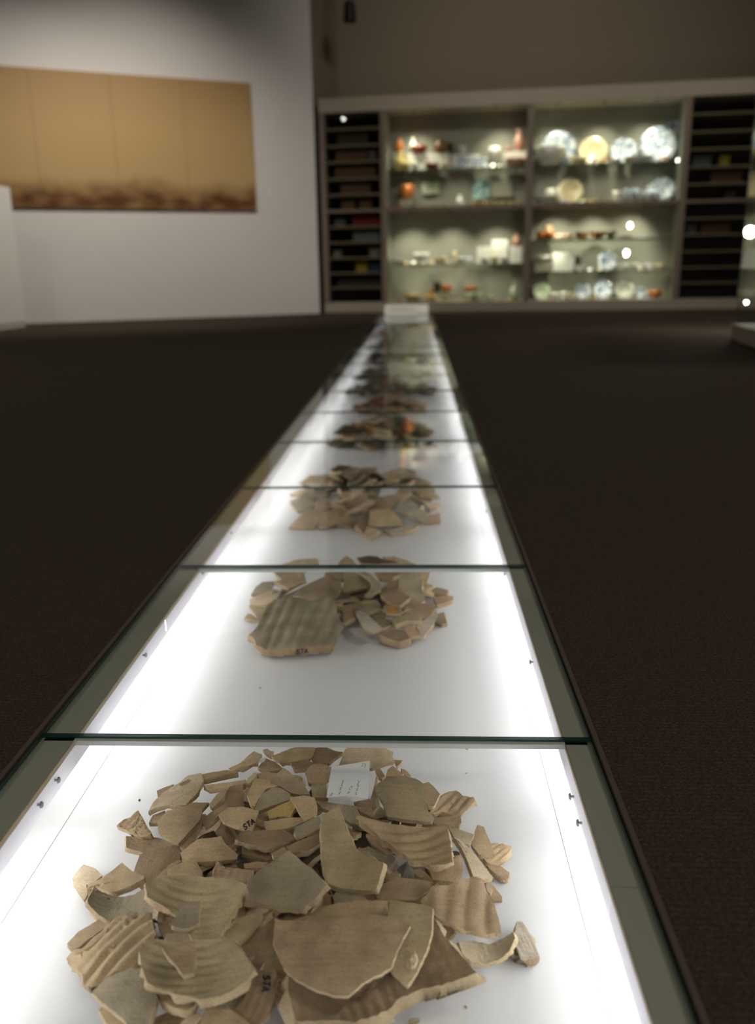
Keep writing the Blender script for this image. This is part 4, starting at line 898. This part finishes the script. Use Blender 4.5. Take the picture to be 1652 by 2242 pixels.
for s, ts in ((3.2, 3.2), (3.75, 3.7), (4.35, 4.2)): cspot(s, CZM-0.024, ts, 0.35, Z33, 32)

for z_, ss in ((Z21-0.006, (1.25, 1.85, 2.4)), (Z23-0.006, (1.25, 1.85, 2.4)), (Z31-0.006, (3.15, 3.8, 4.4)), (Z33-0.006, (3.15, 3.8, 4.4)), (Z34-0.006, (3.2, 3.8, 4.4))):
    for s in ss: cspot(s, z_, s, 0.22, z_-0.30, 7, 120)  # under-shelf lamps added to brighten the wares, no fixtures known there
# ---------------------------------------------- things in the cabinet
def glaze(name, base, blue=None, sc=28.0, thr=0.52):
    m, n, out = nt(name); p = n.nodes.new('ShaderNodeBsdfPrincipled'); p.inputs['Roughness'].default_value = 0.25
    tc = n.nodes.new('ShaderNodeTexCoord'); t = n.nodes.new('ShaderNodeTexNoise'); t.inputs['Scale'].default_value = sc; t.inputs['Detail'].default_value = 3
    n.links.new(tc.outputs['Object'], t.inputs['Vector'])
    mr = n.nodes.new('ShaderNodeMapRange'); mr.inputs[1].default_value = thr; mr.inputs[2].default_value = thr+0.06; n.links.new(t.outputs['Fac'], mr.inputs[0])
    mx = n.nodes.new('ShaderNodeMix'); mx.data_type = 'RGBA'; mx.inputs[6].default_value = (*lin(base), 1); mx.inputs[7].default_value = (*lin(blue or tuple(v*0.85 for v in base)), 1)
    n.links.new(mr.outputs[0], mx.inputs[0]); n.links.new(mx.outputs[2], p.inputs['Base Color']); n.links.new(p.outputs[0], out.inputs[0]); return m
GZ = {'white': glaze('glaze_white', (226, 224, 212)), 'blue': glaze('glaze_blue_white', (218, 222, 222), (92, 118, 158), 26, 0.50), 'cream': glaze('glaze_cream', (222, 204, 164)),
      'greyb': glaze('glaze_grey_blue', (178, 184, 186), (104, 116, 138), 18, 0.47), 'orange': glaze('glaze_orange', (176, 104, 44), (132, 76, 36)), 'redb': glaze('glaze_red_brown', (142, 58, 32), (104, 44, 30)),
      'brown': glaze('glaze_brown', (134, 98, 58), (88, 66, 42)), 'dark': glaze('glaze_dark', (58, 50, 36)), 'yellow': glaze('glaze_yellow', (206, 182, 122)), 'green': glaze('glaze_pale_green', (176, 186, 158)),
      'pink': glaze('glaze_pinkish', (196, 152, 130), (170, 112, 92)), 'teal': glaze('glaze_teal', (150, 178, 170), (82, 116, 132), 14, 0.5)}
M_BLOCK = mat('display_block_white', (232, 230, 220), 0.6)
M_BLOCKG = mat('display_block_grey', (128, 124, 108), 0.6)
def prof(kind):
    return {'bowl': [(0, 0), (0.22, 0), (0.24, 0.06), (0.36, 0.25), (0.46, 0.6), (0.5, 1), (0.47, 1), (0.43, 0.62), (0.33, 0.32), (0.15, 0.2), (0, 0.18)],
            'dish': [(0, 0), (0.25, 0), (0.27, 0.15), (0.42, 0.6), (0.5, 1), (0.48, 1.0), (0.4, 0.75), (0.25, 0.35), (0, 0.3)],
            'cup': [(0, 0), (0.34, 0), (0.36, 0.06), (0.44, 0.3), (0.47, 0.7), (0.5, 1), (0.46, 1), (0.42, 0.6), (0.36, 0.2), (0, 0.14)],
            'pot': [(0, 0), (0.3, 0), (0.42, 0.2), (0.5, 0.45), (0.45, 0.7), (0.3, 0.86), (0.33, 1), (0.29, 1), (0.25, 0.85), (0.4, 0.6), (0, 0.3)],
            'bottle': [(0, 0), (0.36, 0), (0.46, 0.15), (0.5, 0.4), (0.4, 0.62), (0.2, 0.76), (0.17, 0.9), (0.22, 1), (0.16, 1), (0.12, 0.88), (0, 0.8)],
            'jug': [(0, 0), (0.32, 0), (0.44, 0.18), (0.5, 0.4), (0.42, 0.62), (0.3, 0.76), (0.3, 0.92), (0.34, 1), (0.29, 1), (0.25, 0.8), (0, 0.6)]}[kind]
def place(o, s, d, z, rz=0.0):
    P = CO+CDIR*s+CN*d; o.location = (P.x, P.y, z); o.rotation_euler = (0, 0, CA+rz); return o
CAT = {'bowl': 'bowl', 'dish': 'dish', 'cup': 'cup', 'pot': 'pot', 'bottle': 'bottle', 'jug': 'jug', 'plate': 'plate', 'block': 'display block', 'tile': 'tile', 'sherd': 'potsherd'}
NAMES = {'bowl': 'ceramic_bowl', 'dish': 'shallow_dish', 'cup': 'ceramic_cup', 'pot': 'ceramic_pot', 'bottle': 'ceramic_bottle', 'jug': 'ceramic_jug', 'plate': 'ceramic_plate', 'block': 'display_block', 'tile': 'ceramic_tile', 'sherd': 'cabinet_potsherd'}
rc = random.Random(31)
def item(kind, x0, x1, yt, zb, d, mk, label, yb=None, group=None):
    d = min(0.40, d+0.02); xm = (x0+x1)/2; yy = yt+5
    s0 = cab(x0, yy, d)[0]; s1 = cab(x1, yy, d)[0]; w = s1-s0; s = (s0+s1)/2
    if yb is not None: zb = cab(xm, yb, d)[1]
    h = max(0.012, cab(xm, yt, d)[1]-zb); nm = NAMES[kind]
    M = M_BLOCK if mk == 'block' else (M_BLOCKG if mk == 'blockg' else GZ[mk])
    if kind == 'block':
        o = place(MB().box(-w/2, w/2, -0.06, 0.06, 0, h, 0, 0.003).build(nm, M), s, d, zb)
    elif kind == 'tile':
        b = MB().box(-w/2, w/2, -0.007, 0.007, 0, h, 0, 0.003)
        o = place(b.build(nm, M), s, d, zb); o.rotation_euler = (-0.14, 0, CA)
    elif kind == 'plate':
        r = w/2; b = MB(); pf = [(0, 0), (0.35*r, 0), (0.38*r, 0.012), (0.62*r, 0.018), (0.97*r, 0.036), (r, 0.040), (0.96*r, 0.046), (0.64*r, 0.026), (0.55*r, 0.014), (0, 0.012)]
        b.lathe(pf, 32)
        Rm = Matrix.Translation((0, 0, r)) @ Matrix.Rotation(R_(90-14), 4, 'X')
        b.v = [Rm @ q for q in b.v]; mz = min(q.z for q in b.v); b.v = [q-Vector((0, 0, mz)) for q in b.v]
        if h < 2*r*0.86:      # a broken plate: only the lower part survives
            pass
        o = place(b.build(nm, M), s, d, zb)
    elif kind == 'sherd':
        o = bpy.data.objects.new(nm, rc.choice(UNIT)); COL.objects.link(o); place(o, s, d, zb+h*0.5)
        o.scale = (w/0.052, max(0.5, w/0.07), 1.4); o.rotation_euler = (rc.uniform(0.35, 0.9) if h > w*0.45 else rc.uniform(-0.1, 0.25), rc.uniform(-0.2, 0.2), CA)
        for q in o.material_slots: q.link = 'OBJECT'; q.material = M
        o.location.z = zb+0.004+h*0.45
    else:
        b = MB().lathe([(r*w, z*h) for r, z in prof(kind)], 24)
        o = place(b.build(nm, M), s, d, zb)
        if kind in ('jug', 'cup') and w > 0.05:
            hp = [Vector((0.44*w, 0, 0.8*h)), Vector((0.62*w, 0, 0.78*h)), Vector((0.68*w, 0, 0.6*h)), Vector((0.62*w, 0, 0.38*h)), Vector((0.46*w, 0, 0.28*h))]
            MB().pipe(hp, 0.035*w, 8).build('handle', M, o)
    tag(o, label, CAT[kind], group); return o
zt2 = Z21+GT/2; zm2 = CZM+0.022; zt3 = Z23+GT/2; zbt = CZP
# left lit bay, top shelf
it = item
it('jug', 862, 888, 332, zt2, 0.16, 'yellow', 'cream jug at the left end of the top shelf, left lit bay')
it('block', 890, 933, 338, zt2, 0.25, 'block', 'white display block under the red-brown bowl')
it('block', 936, 984, 337, zt2, 0.25, 'block', 'white display block under the tan round pot')
it('block', 988, 1050, 340, zt2, 0.28, 'block', 'long white display block behind the blue and white tiles')
it('block', 1103, 1151, 333, zt2, 0.26, 'block', 'white display block under the reddish jug')
it('block', 860, 888, 334, zt2, 0.34, 'blockg', 'grey display block under the orange bottle')
it('bottle', 866, 883, 297, 0, 0.34, 'orange', 'slim orange bottle at the left of the top shelf', 334)
it('bowl', 898, 936, 320, 0, 0.25, 'redb', 'shiny red-brown bowl on a white block', 338)
it('bottle', 895, 912, 303, 0, 0.29, 'white', 'small white bottle behind the red-brown bowl', 338)
it('pot', 947, 981, 308, 0, 0.25, 'brown', 'tan round pot on a white block', 337)
it('cup', 979, 992, 314, 0, 0.33, 'dark', 'dark cup right of the tan round pot', 337)
it('sherd', 992, 1004, 314, 0, 0.28, 'brown', 'small brown sherd on the long white block', 340)
it('cup', 1004, 1019, 318, 0, 0.28, 'white', 'small white cup on the long white block', 340)
it('tile', 1000, 1032, 342, zt2, 0.14, 'blue', 'blue and white tile leaning at the front of the top shelf')
it('tile', 1034, 1066, 345, zt2, 0.13, 'blue', 'second blue and white tile, left of the white beaker')
it('cup', 1069, 1096, 322, zt2, 0.2, 'white', 'tall white beaker on the top shelf of the left lit bay')
it('jug', 1125, 1151, 283, 0, 0.26, 'pink', 'reddish jug standing tall at the right of the top shelf', 333)
it('bowl', 1103, 1120, 322, 0, 0.24, 'pink', 'small pinkish bowl beside the reddish jug', 333)
it('dish', 1103, 1152, 348, zt2, 0.12, 'pink', 'wide pinkish dish at the right front of the top shelf')
it('bowl', 880, 899, 356, zt2, 0.10, 'yellow', 'little yellowish bowl at the front of the top shelf')
it('cup', 900, 915, 356, zt2, 0.10, 'white', 'little white cup at the front of the top shelf')
it('dish', 928, 962, 359, zt2, 0.10, 'redb', 'dark red dish at the front of the top shelf')
it('bowl', 964, 982, 357, zt2, 0.12, 'cream', 'little cream bowl right of the dark red dish')
# left lit bay, second level
it('block', 874, 904, 437, zm2, 0.25, 'blockg', 'grey display block under the orange mug')
it('cup', 873, 904, 405, 0, 0.25, 'orange', 'orange mug on the second level of the left lit bay', 437)
it('tile', 924, 960, 398, 0, 0.44, 'green', 'pale green tile mounted high on the cabinet back', 425)
it('tile', 1034, 1070, 392, 0, 0.42, 'teal', 'blue-green tile mounted on the cabinet back', 436)
it('tile', 1074, 1122, 396, 0, 0.42, 'blockg', 'grey mounted tile right of the blue-green one', 432)
it('bottle', 997, 1015, 427, zm2, 0.18, 'white', 'white bottle on the second level of the left lit bay')
for i, (a, b, mk) in enumerate(((858, 884, 'orange'), (894, 916, 'brown'), (918, 940, 'yellow'), (955, 985, 'green'))):
    it('sherd', a, b, 449, zm2, 0.10, mk, '%s sherd lying at the front of the second level' % ('orange', 'brown', 'yellowish', 'greenish')[i])
for i, (a, b) in enumerate(((1030, 1046), (1048, 1066), (1070, 1088), (1092, 1108), (1112, 1126), (1130, 1142))):
    it('bowl', a, b, 441, zm2, 0.12, 'yellow', 'little cream bowl in the row on the second level', None, 'row of little cream bowls')
# left lit bay, third level
it('dish', 852, 893, 567, zt3, 0.16, 'white', 'shallow white dish at the left of the third level')
it('bowl', 905, 940, 553, zt3, 0.18, 'white', 'white bowl on the third level of the left lit bay')
it('dish', 947, 978, 562, zt3, 0.16, 'cream', 'shallow cream dish right of the white bowl')
it('cup', 990, 1000, 549, zt3, 0.24, 'cream', 'small cream cup in the middle of the third level')
it('bowl', 998, 1020, 562, zt3, 0.14, 'white', 'small white bowl in the middle of the third level')
it('sherd', 1014, 1036, 552, zt3, 0.25, 'greyb', 'grey-blue sherd left of the white blocks')
it('block', 1044, 1080, 540, zt3, 0.24, 'block', 'lower white block on the third level')
it('block', 1076, 1111, 525, zt3, 0.30, 'block', 'taller white block on the third level')
it('bowl', 1050, 1072, 563, zt3, 0.10, 'white', 'small white bowl in front of the lower white block')
it('bowl', 1073, 1092, 560, zt3, 0.10, 'cream', 'small cream bowl in front of the taller white block')
it('bowl', 1092, 1114, 562, zt3, 0.09, 'white', 'small white bowl right in front of the taller white block')
it('block', 1115, 1141, 540, zt3, 0.26, 'block', 'white block under the pink jug')
it('jug', 1120, 1143, 512, 0, 0.26, 'pink', 'pink jug on a block at the right of the third level', 540)
# left lit bay, bottom
it('sherd', 872, 898, 622, zbt, 0.3, 'brown', 'tan leaning sherd at the bottom left of the left lit bay')
it('dish', 880, 925, 644, zbt, 0.12, 'yellow', 'yellow dish on the bottom of the left lit bay')
it('bowl', 928, 958, 645, zbt, 0.12, 'yellow', 'yellow bowl on the bottom of the left lit bay')
it('pot', 936, 949, 634, zbt, 0.22, 'orange', 'small orange pot behind the yellow bowl')
it('block', 950, 992, 640, zbt, 0.30, 'blockg', 'grey block under the orange dish')
it('dish', 962, 991, 624, 0, 0.3, 'orange', 'orange dish raised on a grey block', 640)
it('cup', 948, 964, 618, 0, 0.34, 'dark', 'dark cup left of the raised orange dish', 640)
it('block', 1008, 1050, 641, zbt, 0.34, 'blockg', 'grey block under the brown dish')
it('dish', 1012, 1047, 627, 0, 0.34, 'orange', 'brown-orange dish raised on the right grey block', 641)
it('sherd', 965, 1003, 644, zbt, 0.14, 'redb', 'reddish sherd on the bottom of the left lit bay')
it('bowl', 1018, 1058, 640, zbt, 0.14, 'green', 'pale green bowl on the bottom of the left lit bay')
it('dish', 1060, 1085, 648, zbt, 0.14, 'green', 'pale green dish right of the pale green bowl')
it('sherd', 1088, 1112, 650, zbt, 0.16, 'teal', 'teal sherd at the bottom right of the left lit bay')
it('bottle', 1114, 1137, 617, zbt, 0.22, 'green', 'pale green bottle at the bottom right of the left lit bay')
# right lit bay, top shelf
zt4 = Z31+GT/2
it('plate', 1184, 1262, 282, zt4, 0.32, 'greyb', 'large grey-blue plate standing at the left of the right lit bay')
it('bowl', 1165, 1240, 322, zt4, 0.19, 'white', 'big white bowl in front of the grey-blue plate')
it('plate', 1268, 1331, 286, zt4, 0.32, 'cream', 'cream plate standing on the top shelf')
it('plate', 1338, 1396, 287, zt4, 0.32, 'blue', 'blue and white plate standing right of the cream one')
it('plate', 1402, 1484, 268, zt4, 0.34, 'blue', 'largest blue and white plate at the right of the top shelf')
it('tile', 1452, 1488, 262, zt4, 0.42, 'greyb', 'grey tile standing behind the largest plate')
it('bowl', 1243, 1286, 345, zt4, 0.14, 'cream', 'cream bowl at the front between two standing plates')
it('sherd', 1290, 1312, 343, zt4, 0.14, 'dark', 'dark sherd in front of the cream plate')
it('sherd', 1314, 1338, 340, zt4, 0.16, 'brown', 'brown sherd in front of the cream plate')
it('sherd', 1338, 1358, 343, zt4, 0.14, 'dark', 'dark sherd in front of the blue and white plate')
it('dish', 1363, 1432, 343, zt4, 0.15, 'white', 'long white dish in front of the standing plates')
it('sherd', 1440, 1470, 338, zt4, 0.15, 'brown', 'brown sherd in front of the largest plate')
# right lit bay, second level
it('dish', 1164, 1222, 428, zm2, 0.15, 'white', 'wide white dish on the second level of the right lit bay')
it('cup', 1192, 1218, 414, zm2, 0.26, 'white', 'white cup behind the wide white dish')
it('plate', 1220, 1276, 388, zm2, 0.33, 'cream', 'cream mottled plate standing on the second level')
for i, (a, b, mk) in enumerate(((1224, 1244, 'greyb'), (1246, 1264, 'cream'), (1268, 1288, 'yellow'), (1290, 1312, 'brown'), (1318, 1340, 'yellow'))):
    it('sherd', a, b, 433, zm2, 0.12, mk, '%s sherd at the front of the second level, right lit bay' % ('grey-blue', 'cream', 'yellow', 'brown', 'pale yellow')[i])
it('cup', 1340, 1358, 418, zm2, 0.2, 'white', 'small white cup in the middle of the second level')
it('bowl', 1362, 1400, 414, zm2, 0.22, 'blue', 'blue and white bowl on the second level')
it('jug', 1402, 1446, 404, zm2, 0.20, 'blue', 'blue and white jug on the second level')
it('plate', 1424, 1478, 386, zm2, 0.34, 'blue', 'blue and white plate behind the blue and white jug')
# right lit bay, third level
zt5 = Z33+GT/2
it('pot', 1186, 1214, 494, zt5, 0.24, 'brown', 'brown pot at the left of the third level')
it('bowl', 1172, 1192, 507, zt5, 0.14, 'orange', 'orange bowl at the left of the third level')
it('bowl', 1194, 1212, 507, zt5, 0.12, 'orange', 'brighter orange bowl right of the first orange one')
it('sherd', 1212, 1230, 506, zt5, 0.14, 'pink', 'pinkish sherd right of the orange bowls')
it('dish', 1232, 1256, 512, zt5, 0.16, 'cream', 'cream dish on the third level')
it('dish', 1256, 1290, 509, zt5, 0.16, 'brown', 'brown dish on the third level')
it('dish', 1288, 1328, 507, zt5, 0.18, 'brown', 'olive brown dish left of the dark cup')
it('cup', 1326, 1348, 505, zt5, 0.2, 'dark', 'dark cup on the third level of the right lit bay')
it('dish', 1350, 1390, 517, zt5, 0.15, 'yellow', 'flat yellow dish on the third level')
# right lit bay, fourth level
zt6 = Z34+GT/2
it('block', 1170, 1208, 573, zt6, 0.26, 'blockg', 'grey block under the white flat dish')
it('dish', 1168, 1210, 560, 0, 0.26, 'white', 'white flat dish raised on a grey block', 573)
it('block', 1211, 1256, 553, zt6, 0.22, 'block', 'bright white block on the fourth level')
it('cup', 1258, 1270, 560, zt6, 0.3, 'dark', 'dark cup right of the bright white block')
it('dish', 1256, 1282, 581, zt6, 0.14, 'white', 'white dish right of the bright white block')
it('plate', 1308, 1351, 560, zt6, 0.28, 'blue', 'small blue and white plate standing on the fourth level')
for i, (a, b) in enumerate(((1353, 1374), (1376, 1404), (1406, 1430), (1432, 1462))):
    it('cup' if i % 2 == 0 else 'bowl', a, b, 577, zt6, 0.18, 'white' if i < 3 else 'cream', ('white cup right of the small standing plate', 'white bowl in the middle of the cup row', 'second white cup in the cup row', 'cream bowl at the right end of the cup row')[i])
# right lit bay, bottom
it('plate', 1167, 1203, 628, zbt, 0.3, 'green', 'pale green plate standing at the bottom left of the right lit bay')
it('cup', 1205, 1225, 641, zbt, 0.12, 'white', 'bright white cup on the bottom of the right lit bay')
it('cup', 1227, 1243, 639, zbt, 0.14, 'white', 'second white cup on the bottom of the right lit bay')
it('bowl', 1244, 1262, 642, zbt, 0.14, 'cream', 'cream bowl on the bottom of the right lit bay')
it('plate', 1258, 1293, 627, zbt, 0.3, 'blue', 'blue and white plate standing on the bottom')
it('plate', 1300, 1341, 618, zbt, 0.3, 'blue', 'larger blue and white plate in the middle of the bottom')
it('dish', 1288, 1310, 648, zbt, 0.12, 'yellow', 'yellow dish in front of the bottom plates')
it('plate', 1345, 1386, 626, zbt, 0.28, 'white', 'white plate standing on the bottom of the right lit bay')
it('plate', 1390, 1416, 637, zbt, 0.28, 'greyb', 'small grey-blue plate on the bottom')
it('bowl', 1418, 1450, 636, zbt, 0.2, 'orange', 'orange bowl at the bottom right of the right lit bay')

# small pieces lined up along the shelf fronts
rw = random.Random(41)
for (xs, z_, yt_, mks, lb_) in (
  (range(986, 1100, 17), zt2, 358, ('white', 'blue', 'cream'), 'small pale sherd at the front of the top shelf, left lit bay'),
  (range(862, 985, 19), zt3, 570, ('white', 'cream', 'yellow'), 'small pale sherd at the front of the third level, left lit bay'),
  (range(866, 1110, 22), zbt, 653, ('brown', 'yellow', 'green', 'cream'), 'small sherd at the front of the bottom, left lit bay'),
  (range(1246, 1460, 24), zt4, 350, ('white', 'cream', 'brown'), 'small sherd at the front of the top shelf, right lit bay'),
  (range(1224, 1390, 21), zm2, 438, ('white', 'yellow', 'cream'), 'small pale sherd at the front of the second level, right lit bay'),
  (range(1216, 1300, 18), zt5, 515, ('pink', 'cream', 'brown'), 'small sherd at the front of the third level, right lit bay'),
  (range(1262, 1460, 22), zt6, 586, ('white', 'cream', 'blue'), 'small pale sherd at the front of the fourth level, right lit bay'),
  (range(1176, 1440, 24), zbt, 652, ('white', 'green', 'cream', 'blue'), 'small pale sherd at the front of the bottom, right lit bay')):
    for x_ in xs:
        w_ = rw.uniform(11, 16); item('sherd', x_, x_+w_, yt_+rw.uniform(-2, 2), z_, rw.uniform(0.06, 0.08), rw.choice(mks), lb_, None, 'small pieces lined up on the cabinet shelves')
# ---------------------------------------------- boxes in the dark shelf bays
def bm(name, c): return mat(name, tuple(v*0.68 for v in c), 0.8, var=0.08, scale=6)
BX = {'brown': bm('box_brown', (116, 80, 52)), 'grey': bm('box_grey', (104, 106, 104)), 'red': bm('box_red', (140, 26, 30)), 'teal': bm('box_teal', (122, 136, 132)), 'yellow': bm('box_yellow', (190, 166, 42)), 'blue': bm('box_blue', (46, 58, 112)), 'dk': bm('box_dark', (70, 58, 46)), 'purple': bm('box_purple', (92, 54, 78)), 'pale': bm('box_pale', (150, 150, 134))}
lev = sorted(shz1+[CZM, CZP-0.011], reverse=True)          # shelf heights from the top: 0..11
def abox(x0, x1, level, hfrac, mk, label, d=0.12):
    zb = lev[level]+0.0112; ztop = (lev[level-1] if level else CZF)-0.012
    s0 = cab(x0, 400, d)[0]; s1 = cab(x1, 400, d)[0]; w = s1-s0; h = (ztop-zb)*hfrac
    e_ = empty('archive_box', (0, 0, 0)); place(e_, (s0+s1)/2, d, zb)
    MB().box(-w/2, w/2, 0, 0.3, 0, h*0.8, 0, 0.003).build('box_body', BX[mk], e_)
    MB().box(-w/2-0.003, w/2+0.003, -0.003, 0.303, h*0.8, h, 0, 0.003).build('lid', BX[mk], e_)
    tag(e_, label, 'box', 'archive boxes in the dark bays')
def yx(x, level): return x
for args in ((740, 806, 1, .85, 'dk', 'dark brown box on the uppermost filled shelf of the left dark bay'), (736, 804, 2, .8, 'brown', 'brown box on the third shelf of the left dark bay'), (808, 824, 2, .75, 'grey', 'narrow grey box beside the brown one on the third shelf'),
             (734, 822, 3, .9, 'brown', 'wide brown box filling the fourth shelf of the left dark bay'), (745, 810, 4, .85, 'brown', 'brown box on the fifth shelf of the left dark bay'), (746, 775, 5, .8, 'brown', 'left brown box just above the middle rail'),
             (786, 812, 5, .85, 'brown', 'right brown box just above the middle rail'), (730, 752, 6, .6, 'grey', 'grey box beside the red one below the middle rail'), (769, 832, 6, .85, 'red', 'dark red box just below the middle rail'),
             (770, 830, 7, .85, 'teal', 'grey teal box below the red one'), (806, 828, 8, .7, 'pale', 'pale box at the right of the ninth shelf'), (726, 742, 8, .5, 'pale', 'small pale box at the left of the ninth shelf'),
             (775, 800, 9, .8, 'yellow', 'yellow box beside the blue one'), (806, 832, 9, .8, 'blue', 'blue box beside the yellow one'), (733, 830, 10, .75, 'dk', 'dark wide box on the lowest filled shelf of the left dark bay'),
             (1512, 1552, 3, .7, 'grey', 'grey box on the fourth shelf of the right dark bay'), (1572, 1592, 3, .7, 'yellow', 'olive box on the fourth shelf of the right dark bay'), (1555, 1622, 4, .85, 'brown', 'brown box on the fifth shelf of the right dark bay'),
             (1590, 1612, 5, .6, 'purple', 'purple box above the rail of the right dark bay'), (1506, 1532, 7, .75, 'grey', 'grey box left of the long brown one in the right dark bay'), (1542, 1606, 7, .8, 'brown', 'long brown box in the lower right dark bay')):
    abox(*args)

# ------------------------------------------------------------------ glass tower vitrines at the right edge
M_LAMP = emitter('vitrine_lamp', (1.0, 0.95, 0.82), 120.0)
def vitrine(A, ang, w, dp, ph, ht, shelves, lamps, label):
    v_ = empty('glass_vitrine', A, ang)
    MB().box(0, w, 0, dp, 0, ph, 0, 0.004).build('plinth', M_CABF, v_)
    for (x0, x1, y0, y1) in ((0.02, w-0.02, 0.02, 0.028), (0.02, w-0.02, dp-0.028, dp-0.02), (0.02, 0.028, 0.028, dp-0.028), (w-0.028, w-0.02, 0.028, dp-0.028)):
        MB().box(x0, x1, y0, y1, ph, ht).build('glass_side', M_GLASS2, v_)
    MB().box(0.03, w-0.03, dp-0.05, dp-0.03, ph, ht).build('back_panel', M_CABB, v_)
    for (x, y) in ((0.018, 0.018), (w-0.026, 0.018), (0.018, dp-0.026), (w-0.026, dp-0.026)):
        MB().box(x, x+0.008, y, y+0.008, ph, ht).build('corner_post', M_STEEL, v_)
    MB().box(0.01, w-0.01, 0.01, dp-0.01, ht, ht+0.06, 0, 0.003).build('cap', M_CABF, v_)
    for z in shelves:
        o = MB().box(0.03, w-0.03, 0.03, dp-0.03, z, z+0.008).build('glass_shelf', [M_GLASS2, M_GEDGE2], v_)
        for pl in o.data.polygons: pl.material_index = 0 if abs(pl.normal.z) > 0.5 else 1
    for (x, y, z, r, W_) in lamps:
        b = MB().tube((x, y, z+0.03), (x, y, z+0.008), 0.018, 0.026, 12).build('lamp_housing', M_BLACK, v_)
        MB().lathe([(0, -r), (0.7*r, -0.7*r), (r, 0), (0.7*r, 0.7*r), (0, r)], 12, 0, (x, y, z)).build('lamp_bulb', M_LAMP, b)
        if W_:
            l = bpy.data.lights.new('vitrine_light', 'POINT'); l.energy = W_; l.color = (1, 0.94, 0.8); l.shadow_soft_size = 0.03
            q = bpy.data.objects.new('vitrine_light', l); COL.objects.link(q); q.parent = v_; q.location = (x, y, z-0.04)
    tag(v_, label, 'vitrine'); return v_
A = onz(1599, 743); B = onz(1652, 763); dv = B-A; dv.z = 0; L_ = dv.length; dv.normalize()
ang = math.atan2(dv.y, dv.x)
def vz(px, py):
    N = Vector((-dv.y, dv.x, 0)); return onplane(px, py, A+N*0.2, N)
def vloc(px, py, dd):
    N = Vector((-dv.y, dv.x, 0)); P = onplane(px, py, A+N*dd, N); return (P-A).dot(dv), P.z
lx, lz = vloc(1641, 508, 0.25)
sh = [vloc(1640, 640, 0.2)[1], vloc(1640, 581, 0.2)[1], vloc(1640, 425, 0.2)[1]]
vt = vitrine(A, ang, 1.4, 0.6, vloc(1610, 711, 0.0)[1], 2.15, sh, [(lx, 0.25, lz, 0.045, 22.0), (lx+0.10, 0.3, vloc(1652, 380, 0.3)[1], 0.03, 12.0), (vloc(1633, 660, 0.1)[0], 0.1, vloc(1633, 662, 0.1)[1], 0.010, 0)], 'glass vitrine with bright lamps at the right edge of the room')
for i, (px, py, k, r, h, mk, lb) in enumerate(((1640, 640, 0, 0.09, 0.06, 'white', 'white bowl in the right-hand vitrine'), (1643, 581, 1, 0.08, 0.10, 'cream', 'cream cup in the right-hand vitrine'), (1648, 425, 2, 0.07, 0.12, 'white', 'white cup on the upper shelf of the right-hand vitrine'))):
    s_, _z = vloc(px, py, 0.25)
    o = MB().lathe([(a*r*2, b*h) for a, b in prof('bowl' if i == 0 else 'cup')], 24).build('ceramic_bowl' if i == 0 else 'ceramic_cup', GZ[mk])
    N = Vector((-dv.y, dv.x, 0)); P = A+dv*max(s_, 0.12)+N*0.25; o.location = (P.x, P.y, sh[k]+0.0082)
    tag(o, lb, 'bowl' if i == 0 else 'cup')
def mirror(px, py, dist):
    P = onplane(px, py, CO+CN*0.004, CN); d = (P-EYE).normalized(); d = d-2*d.dot(CN)*CN
    return P+d*dist

# ------------------------------------------------------------------ ceiling track spots
def tspot(P, aim, label, lamp=False):
    t = empty('track_spotlight', P)
    d = (Vector(aim)-Vector(P)).normalized()
    b = MB().tube(-d*0.12, d*0.10, 0.065, 0.085, 16, 0, True).build('lamp_can', M_BLACK, t)
    MB().tube((0, 0, 0), (0, 0, CEIL-P[2]-0.03), 0.012, n=8).build('stem', M_BLACK, t)
    MB().box(-0.10, 0.10, -0.018, 0.018, CEIL-P[2]-0.03, CEIL-P[2]-0.001, 0, 0.003).build('track_adapter', M_BLACK, t)
    if lamp: MB().lathe([(0, -0.03), (0.03, 0), (0, 0.03)], 10, 0, d*0.105).build('lamp_bulb', M_LAMP, t)
    tag(t, label, 'spotlight'); return t
N11 = CN
Q = onplane(765, 28, CO-CN*0.4, CN)
tspot((Q.x, Q.y, Q.z), (Q.x+0.02, Q.y-0.1, 0.2), 'black spotlight hanging in front of the back wall above the cabinet')
for i, (px, py, ds) in enumerate(((750, 259, 11.0), (1487, 348, 7.0))):
    P = mirror(px, py, ds); tspot((P.x, P.y, P.z), tuple(P+(CO+CDIR*2-P)*0.5), ('black spotlight with a lit bulb hanging behind the viewer', 'black spotlight with a lit bulb hanging at the right behind the viewer')[i], True)
